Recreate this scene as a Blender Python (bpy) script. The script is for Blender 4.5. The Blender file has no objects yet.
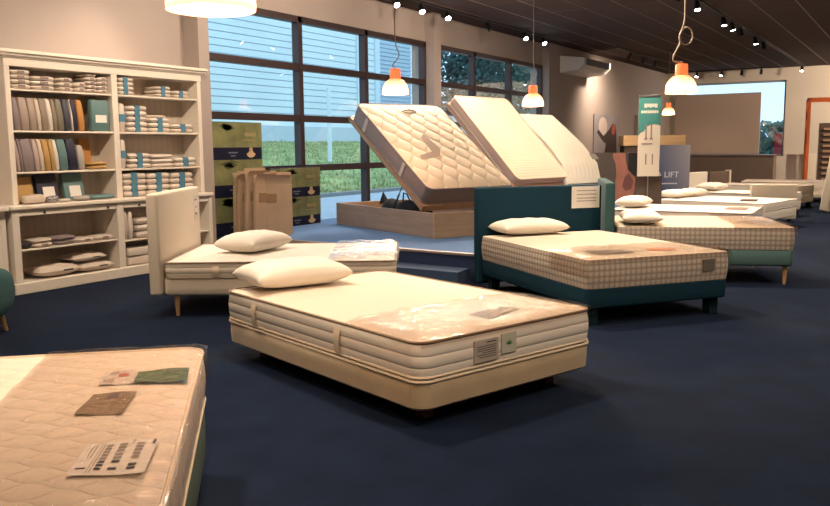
import bpy, bmesh, math, random
from mathutils import Vector, Matrix
random.seed(7)
C = bpy.context.scene.collection
R = math.radians
PI = math.pi

# ------------------------------------------------------------------ materials
MATS = {}
def mat(name, col, rough=.8, metal=0., bump=None, var=None, sheen=0., emit=None, estr=0., coat=0., spec=None, trans=0.):
    """col base colour; bump=(scale,strength[,dist]); var=(scale,amount) mild noise variation of the colour"""
    if name in MATS: return MATS[name]
    m = bpy.data.materials.new(name); m.use_nodes = True
    nt = m.node_tree; b = nt.nodes['Principled BSDF']
    b.inputs['Base Color'].default_value = (*col, 1); b.inputs['Roughness'].default_value = rough
    b.inputs['Metallic'].default_value = metal
    if sheen: b.inputs['Sheen Weight'].default_value = sheen
    if coat: b.inputs['Coat Weight'].default_value = coat; b.inputs['Coat Roughness'].default_value = .08
    if spec is not None: b.inputs['Specular IOR Level'].default_value = spec
    if trans: b.inputs['Transmission Weight'].default_value = trans
    if emit: b.inputs['Emission Color'].default_value = (*emit, 1); b.inputs['Emission Strength'].default_value = estr
    tc = nt.nodes.new('ShaderNodeTexCoord')
    if var:
        n = nt.nodes.new('ShaderNodeTexNoise'); n.inputs['Scale'].default_value = var[0]; n.inputs['Detail'].default_value = 4
        nt.links.new(tc.outputs['Object'], n.inputs['Vector'])
        r = nt.nodes.new('ShaderNodeMapRange'); r.inputs[1].default_value = .3; r.inputs[2].default_value = .7
        r.inputs[3].default_value = 1 - var[1]; r.inputs[4].default_value = 1 + var[1]
        nt.links.new(n.outputs['Fac'], r.inputs[0])
        mx = nt.nodes.new('ShaderNodeVectorMath'); mx.operation = 'SCALE'; mx.inputs[0].default_value = col
        nt.links.new(r.outputs[0], mx.inputs['Scale']); nt.links.new(mx.outputs[0], b.inputs['Base Color'])
    if bump:
        n = nt.nodes.new('ShaderNodeTexNoise'); n.inputs['Scale'].default_value = bump[0]; n.inputs['Detail'].default_value = 3
        nt.links.new(tc.outputs['Object'], n.inputs['Vector'])
        bp = nt.nodes.new('ShaderNodeBump'); bp.inputs['Strength'].default_value = bump[1]; bp.inputs['Distance'].default_value = bump[2] if len(bump) > 2 else .01
        nt.links.new(n.outputs['Fac'], bp.inputs['Height']); nt.links.new(bp.outputs[0], b.inputs['Normal'])
    MATS[name] = m
    return m

def film_mat(name, tint, gl, rough=.12):
    """clear crinkled plastic film: see-through plus a glossy reflection"""
    if name in MATS: return MATS[name]
    m = bpy.data.materials.new(name); m.use_nodes = True
    nt = m.node_tree; nt.nodes.clear()
    o = nt.nodes.new('ShaderNodeOutputMaterial'); mix = nt.nodes.new('ShaderNodeMixShader')
    t = nt.nodes.new('ShaderNodeBsdfTransparent'); t.inputs[0].default_value = (*tint, 1)
    g = nt.nodes.new('ShaderNodeBsdfGlossy'); g.inputs['Roughness'].default_value = rough; g.inputs[0].default_value = (1, 1, 1, 1)
    ge = nt.nodes.new('ShaderNodeNewGeometry'); dt = nt.nodes.new('ShaderNodeVectorMath'); dt.operation = 'DOT_PRODUCT'
    nt.links.new(ge.outputs['Incoming'], dt.inputs[1])
    ab = math_n(nt, 'ABSOLUTE', dt.outputs['Value']); om = math_n(nt, 'SUBTRACT', 1.0, ab)
    fr = math_n(nt, 'MULTIPLY_ADD', math_n(nt, 'POWER', om, 5.0), .95 if 'glass' in name or 'crink' in name else .42, .05)
    a = nt.nodes.new('ShaderNodeMath'); a.operation = 'MULTIPLY_ADD'; a.inputs[1].default_value = 1.0; a.inputs[2].default_value = gl
    a.use_clamp = True
    tc = nt.nodes.new('ShaderNodeTexCoord'); n = nt.nodes.new('ShaderNodeTexNoise'); n.inputs['Scale'].default_value = 16; n.inputs['Detail'].default_value = 4
    n.inputs['Distortion'].default_value = 1.2
    bp = nt.nodes.new('ShaderNodeBump'); bp.inputs['Strength'].default_value = .75; bp.inputs['Distance'].default_value = .02
    nt.links.new(tc.outputs['Object'], n.inputs[0]); nt.links.new(n.outputs['Fac'], bp.inputs['Height'])
    nt.links.new(bp.outputs[0], g.inputs['Normal']); nt.links.new(bp.outputs[0], dt.inputs[0])
    nt.links.new(fr, a.inputs[0]); nt.links.new(a.outputs[0], mix.inputs[0])
    nt.links.new(t.outputs[0], mix.inputs[1]); nt.links.new(g.outputs[0], mix.inputs[2]); nt.links.new(mix.outputs[0], o.inputs[0])
    MATS[name] = m
    return m

def glass_mat(name):
    m = film_mat(name, (.93, .97, .97), .015, .0)
    for n in m.node_tree.nodes:
        if n.bl_idname == 'ShaderNodeBump': n.inputs['Strength'].default_value = 0.0
    return m

def node_mat(name, rough, build, sheen=0):
    """build(nt, b, tc) wires custom procedural nodes"""
    if name in MATS: return MATS[name]
    m = bpy.data.materials.new(name); m.use_nodes = True
    nt = m.node_tree; b = nt.nodes['Principled BSDF']; b.inputs['Roughness'].default_value = rough
    if sheen: b.inputs['Sheen Weight'].default_value = sheen
    build(nt, b, nt.nodes.new('ShaderNodeTexCoord')); MATS[name] = m
    return m
def math_n(nt, op, a, b=None, c=None):
    n = nt.nodes.new('ShaderNodeMath'); n.operation = op
    for i, v in enumerate((a, b, c)):
        if v is None: continue
        if hasattr(v, 'is_linked'): nt.links.new(v, n.inputs[i])
        else: n.inputs[i].default_value = v
    return n.outputs[0]
def sep(nt, tc):
    s = nt.nodes.new('ShaderNodeSeparateXYZ'); nt.links.new(tc.outputs['Object'], s.inputs[0]); return s.outputs
def mixc(nt, f, c1, c2):
    n = nt.nodes.new('ShaderNodeMix'); n.data_type = 'RGBA'; nt.links.new(f, n.inputs[0])
    n.inputs[6].default_value = (*c1, 1); n.inputs[7].default_value = (*c2, 1); return n.outputs[2]
def bump_n(nt, b, h, s, d):
    bp = nt.nodes.new('ShaderNodeBump'); bp.inputs['Strength'].default_value = s; bp.inputs['Distance'].default_value = d
    nt.links.new(h, bp.inputs['Height']); nt.links.new(bp.outputs[0], b.inputs['Normal'])

def quilt(name, col, sx, sy, d=.012, wob=.25):
    """wavy diamond quilting as relief"""
    def f(nt, b, tc):
        b.inputs['Base Color'].default_value = (*col, 1)
        x, y, z = sep(nt, tc)
        wv = math_n(nt, 'MULTIPLY', math_n(nt, 'SINE', math_n(nt, 'MULTIPLY', x, 2 * PI / sx)), wob * sy)
        y1 = math_n(nt, 'ADD', y, wv); y2 = math_n(nt, 'SUBTRACT', y, wv)
        a = math_n(nt, 'ABSOLUTE', math_n(nt, 'SINE', math_n(nt, 'MULTIPLY', y1, PI / sy)))
        c = math_n(nt, 'ABSOLUTE', math_n(nt, 'SINE', math_n(nt, 'MULTIPLY_ADD', y2, PI / sy, PI / 2)))
        h = math_n(nt, 'POWER', math_n(nt, 'MULTIPLY', a, c), .4)
        bump_n(nt, b, h, .8, d)
    return node_mat(name, .75, f)
def ribbed(name, col, axis, pitch, d=.008, col2=None):
    def f(nt, b, tc):
        b.inputs['Base Color'].default_value = (*col, 1)
        s = sep(nt, tc)[axis]
        h = math_n(nt, 'POWER', math_n(nt, 'ABSOLUTE', math_n(nt, 'SINE', math_n(nt, 'MULTIPLY', s, PI / pitch))), .5)
        if col2: nt.links.new(mixc(nt, h, col2, col), b.inputs['Base Color'])
        bump_n(nt, b, h, .7, d)
    return node_mat(name, .75, f)
def checker(name, c1, c2, p):
    """knitted grid of small pale squares with darker lines on all three axes"""
    def f(nt, b, tc):
        o = sep(nt, tc); hs = []
        ge = nt.nodes.new('ShaderNodeNewGeometry')
        for i in (0, 1, 2):
            hs.append(math_n(nt, 'ABSOLUTE', math_n(nt, 'SINE', math_n(nt, 'MULTIPLY_ADD', o[i], PI / p, .3))))
        ix = math_n(nt, 'ABSOLUTE', sepn(nt, tc)[0]); iy = math_n(nt, 'ABSOLUTE', sepn(nt, tc)[1])
        side = math_n(nt, 'GREATER_THAN', ix, iy)       # end faces use y, long faces use x
        hxy = math_n(nt, 'ADD', math_n(nt, 'MULTIPLY', side, hs[1]), math_n(nt, 'MULTIPLY', math_n(nt, 'SUBTRACT', 1.0, side), hs[0]))
        h = math_n(nt, 'MULTIPLY', hxy, hs[2]); h = math_n(nt, 'POWER', h, .55)
        nt.links.new(mixc(nt, h, c2, c1), b.inputs['Base Color'])
        bump_n(nt, b, h, .5, .006)
    return node_mat(name, .85, f)
def sepn(nt, tc):
    s = nt.nodes.new('ShaderNodeSeparateXYZ'); nt.links.new(tc.outputs['Normal'], s.inputs[0]); return s.outputs
def wood(name, c1, c2, axis=0, rough=.5):
    def f(nt, b, tc):
        mp = nt.nodes.new('ShaderNodeMapping'); sc = [14, 14, 14]; sc[axis] = 1.2; mp.inputs['Scale'].default_value = sc
        nt.links.new(tc.outputs['Object'], mp.inputs[0])
        n = nt.nodes.new('ShaderNodeTexNoise'); n.inputs['Scale'].default_value = 1.6; n.inputs['Detail'].default_value = 6; n.inputs['Distortion'].default_value = .6
        nt.links.new(mp.outputs[0], n.inputs[0])
        r = nt.nodes.new('ShaderNodeMapRange'); r.inputs[1].default_value = .35; r.inputs[2].default_value = .65; nt.links.new(n.outputs['Fac'], r.inputs[0])
        nt.links.new(mixc(nt, r.outputs[0], c1, c2), b.inputs['Base Color']); bump_n(nt, b, n.outputs['Fac'], .1, .003)
    return node_mat(name, rough, f)

# ------------------------------------------------------------------ mesh helper
class M:
    def __init__(s): s.v = []; s.f = []
    def add(s, vs, fs, mx=None):
        k = len(s.v)
        s.v += [tuple(mx @ Vector(p)) if mx else tuple(p) for p in vs]; s.f += [[i + k for i in f] for f in fs]; return s
    def bm(s, bm, mx=None):
        bm.verts.index_update(); s.add([v.co[:] for v in bm.verts], [[v.index for v in f.verts] for f in bm.faces], mx); bm.free(); return s
    def box(s, a, b, bev=0., seg=2, mx=None):
        bm = bmesh.new(); bmesh.ops.create_cube(bm, size=1)
        for v in bm.verts:
            v.co = Vector([(a[i] + b[i]) / 2 + v.co[i] * abs(b[i] - a[i]) for i in range(3)])
        if bev: bmesh.ops.bevel(bm, geom=bm.edges[:], offset=min(bev, min(abs(b[i] - a[i]) for i in range(3)) * .45), segments=seg, affect='EDGES', profile=.6)
        return s.bm(bm, mx)
    def rings(s, rings, cap0=True, cap1=True, closed=True, mx=None):
        n = len(rings[0]); vs = [p for r in rings for p in r]; fs = []
        for i in range(len(rings) - 1):
            for j in range(n if closed else n - 1):
                a = i * n + j; b = i * n + (j + 1) % n; fs.append([a, b, b + n, a + n])
        if cap0: fs.append(list(range(n))[::-1])
        if cap1: fs.append([(len(rings) - 1) * n + j for j in range(n)])
        return s.add(vs, fs, mx)
    def tube(s, pts, r, n=8, caps=True, closed=False):
        pts = [Vector(p) for p in pts]; rs = r if isinstance(r, (list, tuple)) else [r] * len(pts); out = []
        up = None
        for i, p in enumerate(pts):
            if closed: t = pts[(i + 1) % len(pts)] - pts[i - 1]
            else: t = pts[min(i + 1, len(pts) - 1)] - pts[max(i - 1, 0)]
            t.normalize()
            if up is None: up = t.orthogonal().normalized()
            up = (up - t * up.dot(t)); up = up.normalized() if up.length > 1e-6 else t.orthogonal().normalized()
            w = t.cross(up)
            out.append([tuple(p + (up * math.cos(2 * PI * k / n) + w * math.sin(2 * PI * k / n)) * rs[i]) for k in range(n)])
        if closed: out.append(out[0]); return s.rings(out, False, False)
        return s.rings(out, caps, caps)
    def lathe(s, prof, c=(0, 0, 0), n=24, caps=(True, True), mx=None):
        return s.rings([[(c[0] + r * math.cos(2 * PI * k / n), c[1] + r * math.sin(2 * PI * k / n), c[2] + z) for k in range(n)] for r, z in prof], *caps, mx=mx)
    def prism(s, pts, z0, z1, mx=None):
        return s.rings([[(x, y, z0) for x, y in pts], [(x, y, z1) for x, y in pts]], mx=mx)
    def grid(s, fn, nu, nv, mx=None):
        vs = [fn(i / nu, j / nv) for i in range(nu + 1) for j in range(nv + 1)]
        return s.add(vs, [[i * (nv + 1) + j, (i + 1) * (nv + 1) + j, (i + 1) * (nv + 1) + j + 1, i * (nv + 1) + j + 1] for i in range(nu) for j in range(nv)], mx)
    def build(s, name, m, parent=None, smooth=False, loc=None, rz=0., fix=True):
        me = bpy.data.meshes.new(name); me.from_pydata(s.v, [], s.f)
        if fix:
            b = bmesh.new(); b.from_mesh(me); bmesh.ops.recalc_face_normals(b, faces=b.faces); b.to_mesh(me); b.free()
        me.update(); me.materials.append(m)
        if smooth:
            me.polygons.foreach_set('use_smooth', [True] * len(me.polygons))
            try: me.set_sharp_from_angle(angle=R(40))
            except Exception: pass
        o = bpy.data.objects.new(name, me); C.objects.link(o)
        if parent: o.parent = parent
        if loc: o.location = loc
        if rz: o.rotation_euler.z = rz
        return o

def thing(name, label, cat, loc=(0, 0, 0), rz=0., group=None):
    o = bpy.data.objects.new(name, None); C.objects.link(o); o.empty_display_size = .1
    o.location = loc; o.rotation_euler.z = rz; o['label'] = label; o['category'] = cat
    if group: o['group'] = group
    return o
def tag(o, label, cat, group=None, kind=None):
    o['label'] = label; o['category'] = cat
    if group: o['group'] = group
    if kind: o['kind'] = kind
    return o
def struct(o): o['kind'] = 'structure'; return o
def copy_tree(o, parent=None):
    c = o.copy(); C.objects.link(c); c.parent = parent
    for ch in list(o.children): copy_tree(ch, c)
    return c

def rrect(L, W, r, n=6, cx=0, cy=0):
    pts = []
    for sx, sy, a0 in ((1, 1, 0), (-1, 1, 90), (-1, -1, 180), (1, -1, 270)):
        for k in range(n + 1):
            a = R(a0 + 90 * k / n)
            pts.append((cx + sx * (L / 2 - r) + r * math.cos(a), cy + sy * (W / 2 - r) + r * math.sin(a)))
    return pts

# ------------------------------------------------------------------ palette
cream   = mat('cream_knit', (.70, .585, .455), .8, bump=(60, .15, .004), sheen=.15)
creamlt = mat('pale_knit', (.82, .75, .66), .8, bump=(60, .15, .004), sheen=.15)
pillowm = mat('pillow_cotton', (.82, .73, .61), .85, bump=(12, .25, .01), sheen=.2)
suede   = mat('cream_suede', (.44, .33, .20), .9, bump=(80, .2, .003), var=(5, .08), sheen=.3)
beigeup = mat('beige_upholstery', (.72, .62, .49), .9, bump=(90, .2, .003), sheen=.2)
teal    = mat('dark_teal_velvet', (.0018, .027, .046), .85, bump=(70, .2, .003), spec=.25)
tealdk  = mat('darkest_teal_velvet', (.003, .014, .020), .85, bump=(70, .2, .003), spec=.2)
sage    = mat('sage_upholstery', (.075, .15, .14), .9, bump=(70, .2, .003), sheen=.05)
greenup = mat('dark_green_upholstery', (.035, .07, .045), .9, bump=(70, .2, .003))
pipem   = mat('taupe_piping', (.30, .21, .14), .8)
pipelt  = mat('pale_piping', (.70, .58, .42), .8)
sidewh  = ribbed('white_ribbed_side', (.76, .68, .58), 2, .062, .010, (.66, .58, .48))
sidest  = ribbed('striped_mesh_side', (.70, .61, .49), 2, .05, .006, (.55, .46, .36))
check   = checker('checked_knit_side', (.50, .42, .34), (.24, .185, .14), .050)
checktop= mat('checked_mattress_top', (.60, .52, .41), .85, bump=(30, .3, .004))
quiltc  = quilt('diamond_quilt', (.74, .63, .49), .44, .25, .03)
quiltn  = quilt('fine_quilt', (.74, .64, .52), .20, .11, .012)
stripet = ribbed('cross_striped_top', (.74, .66, .52), 0, .055, .008, (.64, .55, .42))
greyside= mat('taupe_velour_side', (.215, .18, .19), .8, sheen=.2, bump=(50, .2, .003))
woodleg = wood('beech_leg', (.55, .33, .15), (.45, .25, .11), 2)
redleg  = wood('mahogany_leg', (.16, .04, .02), (.10, .03, .015), 2)
woodox  = wood('greyed_oak', (.38, .29, .235), (.31, .23, .18), 0)
woodend = wood('warm_oak', (.50, .345, .225), (.42, .28, .175), 1)
slatw   = wood('slat_birch', (.42, .28, .18), (.33, .21, .13), 0)
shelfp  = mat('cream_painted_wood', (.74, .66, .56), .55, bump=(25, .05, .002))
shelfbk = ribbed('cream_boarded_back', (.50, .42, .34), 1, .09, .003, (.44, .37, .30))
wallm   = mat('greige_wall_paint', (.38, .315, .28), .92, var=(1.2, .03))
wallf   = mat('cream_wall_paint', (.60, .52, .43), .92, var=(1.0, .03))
brownw  = mat('brown_panel', (.17, .12, .09), .8)
ceilm   = mat('dark_brown_ceiling_tile', (.046, .022, .018), .9, var=(14, .15))
ceilg   = mat('ceiling_grid_metal', (.17, .105, .085), .5)
carpet  = mat('navy_carpet', (.0048, .0112, .029), .98, bump=(180, .6, .006), var=(3.5, .22), spec=.15)
carpet_daylit = mat('daylight_blue_carpet', (.055, .155, .36), .95, bump=(180, .4, .005), sheen=.1)  # navy carpet painted lighter blue for the window daylight on it
navyr   = mat('navy_riser', (.012, .025, .075), .9)
nosing  = mat('step_nosing', (.35, .30, .27), .45, metal=.6)
framem  = mat('dark_window_frame', (.035, .018, .018), .45)
black   = mat('black_plastic', (.012, .012, .012), .45)
blackf  = mat('black_fabric', (.01, .01, .012), .9)
steel   = mat('brushed_steel', (.5, .5, .5), .35, metal=1)
white   = mat('white_plastic', (.75, .72, .66), .5)
paper   = mat('white_paper', (.80, .75, .68), .7)
card    = mat('brown_cardboard', (.40, .28, .185), .85, bump=(20, .15, .004), var=(4, .08))
cardd   = mat('cardboard_edge', (.27, .16, .09), .9)
ink     = mat('grey_print', (.35, .30, .27), .8)
inkd    = mat('dark_print', (.06, .05, .07), .8)
navyp   = mat('navy_print', (.008, .009, .028), .7, spec=.2)
oliveb  = mat('olive_print', (.17, .175, .07), .6, var=(5, .3))
olived  = mat('dark_leaf_print', (.07, .09, .03), .6)
skinp   = mat('beige_print', (.55, .38, .22), .6)
blueband= mat('blue_paper_band', (.07, .20, .29), .6)
film    = film_mat('clear_film', (.84, .79, .75), .02, .035)
filmc   = film_mat('crinkled_film', (.88, .87, .86), .10, .14)
glass   = glass_mat('window_glass')

# ------------------------------------------------------------------ room shell
CZ, WX, BY = 3.95, -8.15, 29.9      # ceiling height, window wall, back wall
RX, FY = 5.5, -4.0
struct(M().box((WX - .3, FY - .2, -.12), (RX + .2, BY + .3, 0)).build('floor', carpet))
ce = struct(M().box((WX - .3, FY - .2, CZ), (RX + .2, BY + .3, CZ + .15)).build('ceiling', ceilm))
g = M(); x = -7.475
while x < RX:
    g.box((x - .011, FY, CZ - .008), (x + .011, BY, CZ + .002)); x += .675
g.build('ceiling_grid', ceilg, ce)
g = M(); y = FY
while y < BY:
    g.box((WX, y - .006, CZ - .004), (RX, y + .006, CZ + .001)); y += 1.35
g.build('ceiling_cross_grid', mat('ceiling_grid_dull', (.075, .045, .038), .6), ce)
# window wall (left): solid before the glazing, header, piers, solid beyond
w = M()
w.box((WX - .3, FY, 0), (WX, 7.72, CZ))
w.box((WX - .3, 7.72, 3.42), (WX, 19.3, CZ))
w.box((WX - .3, 7.72, 0), (WX, 19.3, .24))
w.box((WX - .3, 13.62, .24), (WX, 14.06, 3.42))
w.box((WX - .3, 19.22, 0), (-7.95, BY, CZ))
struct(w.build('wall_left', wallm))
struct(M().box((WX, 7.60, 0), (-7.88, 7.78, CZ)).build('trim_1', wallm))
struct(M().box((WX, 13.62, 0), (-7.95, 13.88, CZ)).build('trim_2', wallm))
# back wall with its window opening
w = M()
w.box((WX - .3, BY, 0), (-7.3, BY + .3, CZ)); w.box((-4.0, BY, 0), (RX, BY + .3, CZ))
w.box((-7.3, BY, 3.55), (-4.0, BY + .3, CZ)); w.box((-7.3, BY, 0), (-4.0, BY + .3, 1.05))
struct(w.build('wall_back', wallf))
struct(M().box((RX, FY, 0), (RX + .2, BY, CZ)).build('wall_right', wallf))
struct(M().box((WX, FY - .2, 0), (RX, FY, CZ)).build('wall_front', wallf))

def window(name, y0, y1, mull, bars, z0, z1, xg=-8.2):
    root = struct(bpy.data.objects.new(name, None)); C.objects.link(root); root.location = (xg, y0, z0)
    L, Hh = y1 - y0, z1 - z0
    f = M(); t = .055
    f.box((-.06, 0, 0), (.07, t, Hh)); f.box((-.06, L - t, 0), (.07, L, Hh)); f.box((-.06, 0, 0), (.07, L, t)); f.box((-.06, 0, Hh - .09), (.07, L, Hh))
    f.build('window_frame', framem, root)
    ys = [0] + [m - y0 for m in mull] + [L]
    for m in mull: M().box((-.06, m - y0 - .045, 0), (.07, m - y0 + .045, Hh)).build('mullion', framem, root)
    zs = [0] + [b - z0 for b in bars] + [Hh]
    for b in bars: M().box((-.05, 0, b - z0 - .05), (.06, L, b - z0 + .05)).build('transom', framem, root)
    for i in range(len(ys) - 1):
        for j in range(len(zs) - 1):
            M().box((-.004, ys[i] + .03, zs[j] + .03), (.004, ys[i + 1] - .03, zs[j + 1] - .03)).build('pane', glass, root)
    return root
window('window_1', 7.78, 13.62, [9.92, 11.66], [1.14, 1.90, 2.67], .24, 3.42)
window('window_2', 14.06, 19.22, [15.62, 17.4], [1.14, 1.90, 2.67], .24, 3.42)
# back window (along x)
root = struct(bpy.data.objects.new('window_3', None)); C.objects.link(root); root.location = (-7.3, BY + .15, 1.05)
f = M()
for a, b in (((0, -.05, 0), (.06, .05, 2.5)), ((3.24, -.05, 0), (3.3, .05, 2.5)), ((0, -.05, 0), (3.3, .05, .06)), ((0, -.05, 2.44), (3.3, .05, 2.5))): f.box(a, b)
f.build('window_frame', mat('grey_window_frame', (.30, .33, .36), .5), root)
M().box((.03, -.004, .03), (3.27, .004, 2.47)).build('pane', glass, root)
# beige panel standing in front of the back window
tag(M().box((-7.55, BY - .16, 1.12), (-4.74, BY - .08, 3.17), .01).build('room_divider', mat('beige_panel', (.40, .30, .24), .85)),
    'wide plain beige panel covering most of the far window', 'panel')
pt = thing('low_partition', 'long dark brown low partition under the far window', 'partition', (-5.6, BY - .62, 0))
M().box((-2.1, -.3, 0), (1.45, .3, 1.06), .01).build('body', brownw, pt); M().box((-2.13, -.33, 1.06), (1.48, .33, 1.10), .008).build('worktop', mat('brown_top', (.12, .08, .06), .5), pt)

# ------------------------------------------------------------------ platform
pl = struct(M().prism([(WX + .02, 7.97), (-6.9, 7.94), (-3.98, 7.80), (-4.35, 9.0), (-4.95, 18.6), (WX + .02, 18.6)], 0, .30).build('floor_platform', carpet_daylit))
M().prism([(-7.85, 7.925), (-6.9, 7.905), (-3.93, 7.765), (-3.95, 7.80), (-6.9, 7.94), (-7.85, 7.97)], 0, .28).build('riser', navyr, pl)
M().prism([(-7.85, 7.91), (-6.9, 7.89), (-3.93, 7.75), (-3.95, 7.80), (-6.9, 7.94), (-7.85, 7.97)], .28, .306).build('nosing', nosing, pl)
st = struct(M().prism([(-7.4, 7.50), (-4.06, 7.42), (-4.10, 7.745), (-6.9, 7.885), (-7.4, 7.895)], 0, .15).build('floor_step', mat('navy_step_carpet', (.03, .06, .12), .95, bump=(180, .4, .005))))

# ------------------------------------------------------------------ outside
struct(M().box((-70, -20, -.2), (WX - .31, 90, .10)).build('ground', mat('pale_asphalt', (.42, .45, .48), .9, bump=(30, .2, .01), var=(2, .08))))
struct(M().box((WX - .31, BY + .31, -.2), (25, 90, .10)).build('ground', MATS['pale_asphalt']))
k = M().box((-14.15, -5, .1), (-13.95, 80, .2)); tag(k.build('kerb', mat('concrete_kerb', (.28, .30, .30), .9)), 'grey concrete kerb between pavement and grass bank outside', 'kerb')
grassm = mat('grass_green', (.33, .37, .14), .95, bump=(9, .6, .08), var=(.9, .30))
def gr(u, v):
    x = -14.17 - 16.4 * u; y = -5 + 85 * v
    return (x, y, .13 + (max(0, u - .03)) ** .9 * 1.75 + .05 * math.sin(x * 5 + y * 3) * math.sin(y * 4.1))
gm = M().grid(gr, 60, 320)
for _ in range(16000):
    u = random.random() ** 1.5; v = .12 + random.random() * .6
    p = Vector(gr(u, v)); a = random.random() * PI; h = random.uniform(.04, .15); d = Vector((math.cos(a), math.sin(a), 0)) * .035
    gm.add([tuple(p - d), tuple(p + d), tuple(p + Vector((random.uniform(-.06, .06), random.uniform(-.06, .06), h)))], [[0, 1, 2]])
tag(gm.build('grass_bank', grassm, fix=False), 'green grass bank rising outside the tall windows', 'grass', kind='stuff')

corr = mat('pale_blue_cladding', (.80, .84, .84), .55, metal=.0, var=(.4, .04))
corrd = mat('cladding_joint', (.36, .42, .47), .6)
bd = thing('warehouse', 'long pale blue warehouse clad in horizontal ribbed sheeting outside', 'building', (-30.6, 20, 1.9))
w = M(); z = 0.
while z < 11:
    w.box((0, -22, z + .05), (.09, 25, z + .36)); z += .36
w.box((-6, -22, 0), (0, 25, 11)); w.build('cladding', corr, bd)
g = M(); z = 0.
while z < 11: g.box((0, -22, z - .001), (.05, 25, z + .051)); z += .36
g.build('cladding_joint', corrd, bd)
M().box((-.02, 22.6, 0), (.2, 22.9, 11)).box((-.02, 24.6, 0), (.2, 25.1, 11)).build('corner_flashing', mat('white_flashing', (.7, .76, .8), .5), bd)
M().box((.05, -22, -.4), (.25, 25, .75)).build('plinth', mat('white_plinth', (.62, .66, .68), .8), bd)
an = thing('annex_building', 'narrow grey blue clad annex beyond the warehouse corner', 'building', (-34, 50, 1.9))
w = M(); z = 0.
while z < 10.5: w.box((0, -4.9, z + .06), (.1, 4.6, z + .28)); z += .29
w.box((-5, -4.9, 0), (0, 4.6, 10.5)); w.build('cladding', mat('grey_blue_cladding', (.52, .60, .66), .6), an)
for i, (y, h, X) in enumerate(((26.7, 1.75, -20.5), (36.4, 2.1, -22))):
    p = M().tube([(0, 0, 0), (0, 0, h + 1.2)], .09, 10)
    if i: p.tube([(0, .0, h + 1.2), (0, 1.4, h + 1.2)], .06, 8)
    tag(p.build('marker_post', mat('white_post_paint', (.8, .85, .88), .5), loc=(X, y, .9)), ['white post on the grass bank seen left of the first window mullion', 'white post with a cross arm on the grass bank beside the cladding corner'][i], 'post')
fence = tag(M().box((-29.8, 47, 1.9), (-29.7, 95, 3.7)).build('boundary_wall', mat('pale_render', (.50, .56, .58), .9)), 'pale low boundary wall in front of the trees outside', 'wall')

leafm = mat('dark_tree_leaf', (.045, .10, .09), .8, var=(.8, .5))
leafm2 = mat('mid_tree_leaf', (.07, .13, .10), .8, var=(.8, .5))
barkm = mat('bark', (.08, .06, .045), .9)
def tree(x, y, h, r, m, label):
    t = thing('tree', label, 'tree', (x, y, 1.6), 0, 'trees outside the second window')
    M().tube([(0, 0, 0), (.1, .1, h * .4), (.2, -.1, h * .8)], [.28, .2, .06], 8).build('trunk', barkm, t)
    f = M(); rn = random.Random(int(x * 7 + y * 13))
    blobs = [(rn.uniform(-.6, .6) * r, rn.uniform(-.6, .6) * r, h * rn.uniform(.2, .95), r * rn.uniform(.35, .6)) for _ in range(22)]
    for bx, by, bz, br in blobs:
        for _ in range(240):
            d = Vector((rn.gauss(0, 1), rn.gauss(0, 1), rn.gauss(0, 1))).normalized() * br * rn.uniform(.6, 1.05)
            c = Vector((bx, by, bz)) + d; a = Vector((rn.gauss(0, 1), rn.gauss(0, 1), rn.gauss(0, 1))).normalized() * rn.uniform(.12, .26); b = a.orthogonal().normalized() * a.length * .7
            f.add([tuple(c - a), tuple(c + b), tuple(c + a), tuple(c - b)], [[0, 1, 2, 3]])
    f.build('foliage', m, t, fix=False)
for i, a in enumerate(((-33, 63, 11, 3.4, leafm, 'tall dark tree nearest the annex outside the windows'), (-34, 70, 10.5, 4.0, leafm2, 'broad mid green tree, second beyond the annex'),
          (-33, 78, 11.5, 4.2, leafm, 'dense dark tree, third beyond the annex'), (-34, 88, 11, 4.6, leafm2, 'lighter green tree, fourth beyond the annex'), (-34, 99, 12, 5, leafm, 'farthest dark tree outside the second window'))): tree(*a)
# beyond the back window: hedge, car
car = thing('parked_car', 'red car parked outside beyond the far window', 'car', (-3.72, BY + 3.0, .1), R(8)); car.scale = (1, 1, 1.22)
M().rings([[(-1.0, yy, z) for yy, z in ((-.85, .25), (.85, .25), (.9, .7), (.72, 1.0), (.6, 1.42), (-.6, 1.42), (-.72, 1.0), (-.9, .7))], [(1.0, yy, z) for yy, z in ((-.85, .25), (.85, .25), (.9, .7), (.72, .95), (.6, 1.3), (-.6, 1.3), (-.72, .95), (-.9, .7))]]).build('body', mat('red_car_paint', (.28, .01, .015), .3), car)
for sx in (-.65, .65):
    for sy in (-.86, .86): M().lathe([(.28, -.09), (.3, -.05), (.3, .05), (.28, .09)], mx=Matrix.Translation((sx, sy, .3)) @ Matrix.Rotation(R(90), 4, 'X')).build('wheel', black, car)
hb = M()
rn = random.Random(3)
for _ in range(6000):
    c = Vector((rn.uniform(-14, 0), BY + 14 + rn.uniform(-.6, .6), .1 + rn.random() ** 1.3 * 2.4)); a = Vector((rn.gauss(0, 1), rn.gauss(0, 1), rn.gauss(0, 1))).normalized() * .2; b = a.orthogonal().normalized() * .15
    hb.add([tuple(c - a), tuple(c + b), tuple(c + a), tuple(c - b)], [[0, 1, 2, 3]])
tag(hb.build('hedge', leafm2, fix=False), 'green hedge outside beyond the far window', 'hedge')

# ------------------------------------------------------------------ beds
def frame_loc(P, ang, L, W):
    a = R(ang); return (P[0] + math.cos(a) * L / 2 + math.sin(a) * W / 2, P[1] + math.sin(a) * L / 2 - math.cos(a) * W / 2)
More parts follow.
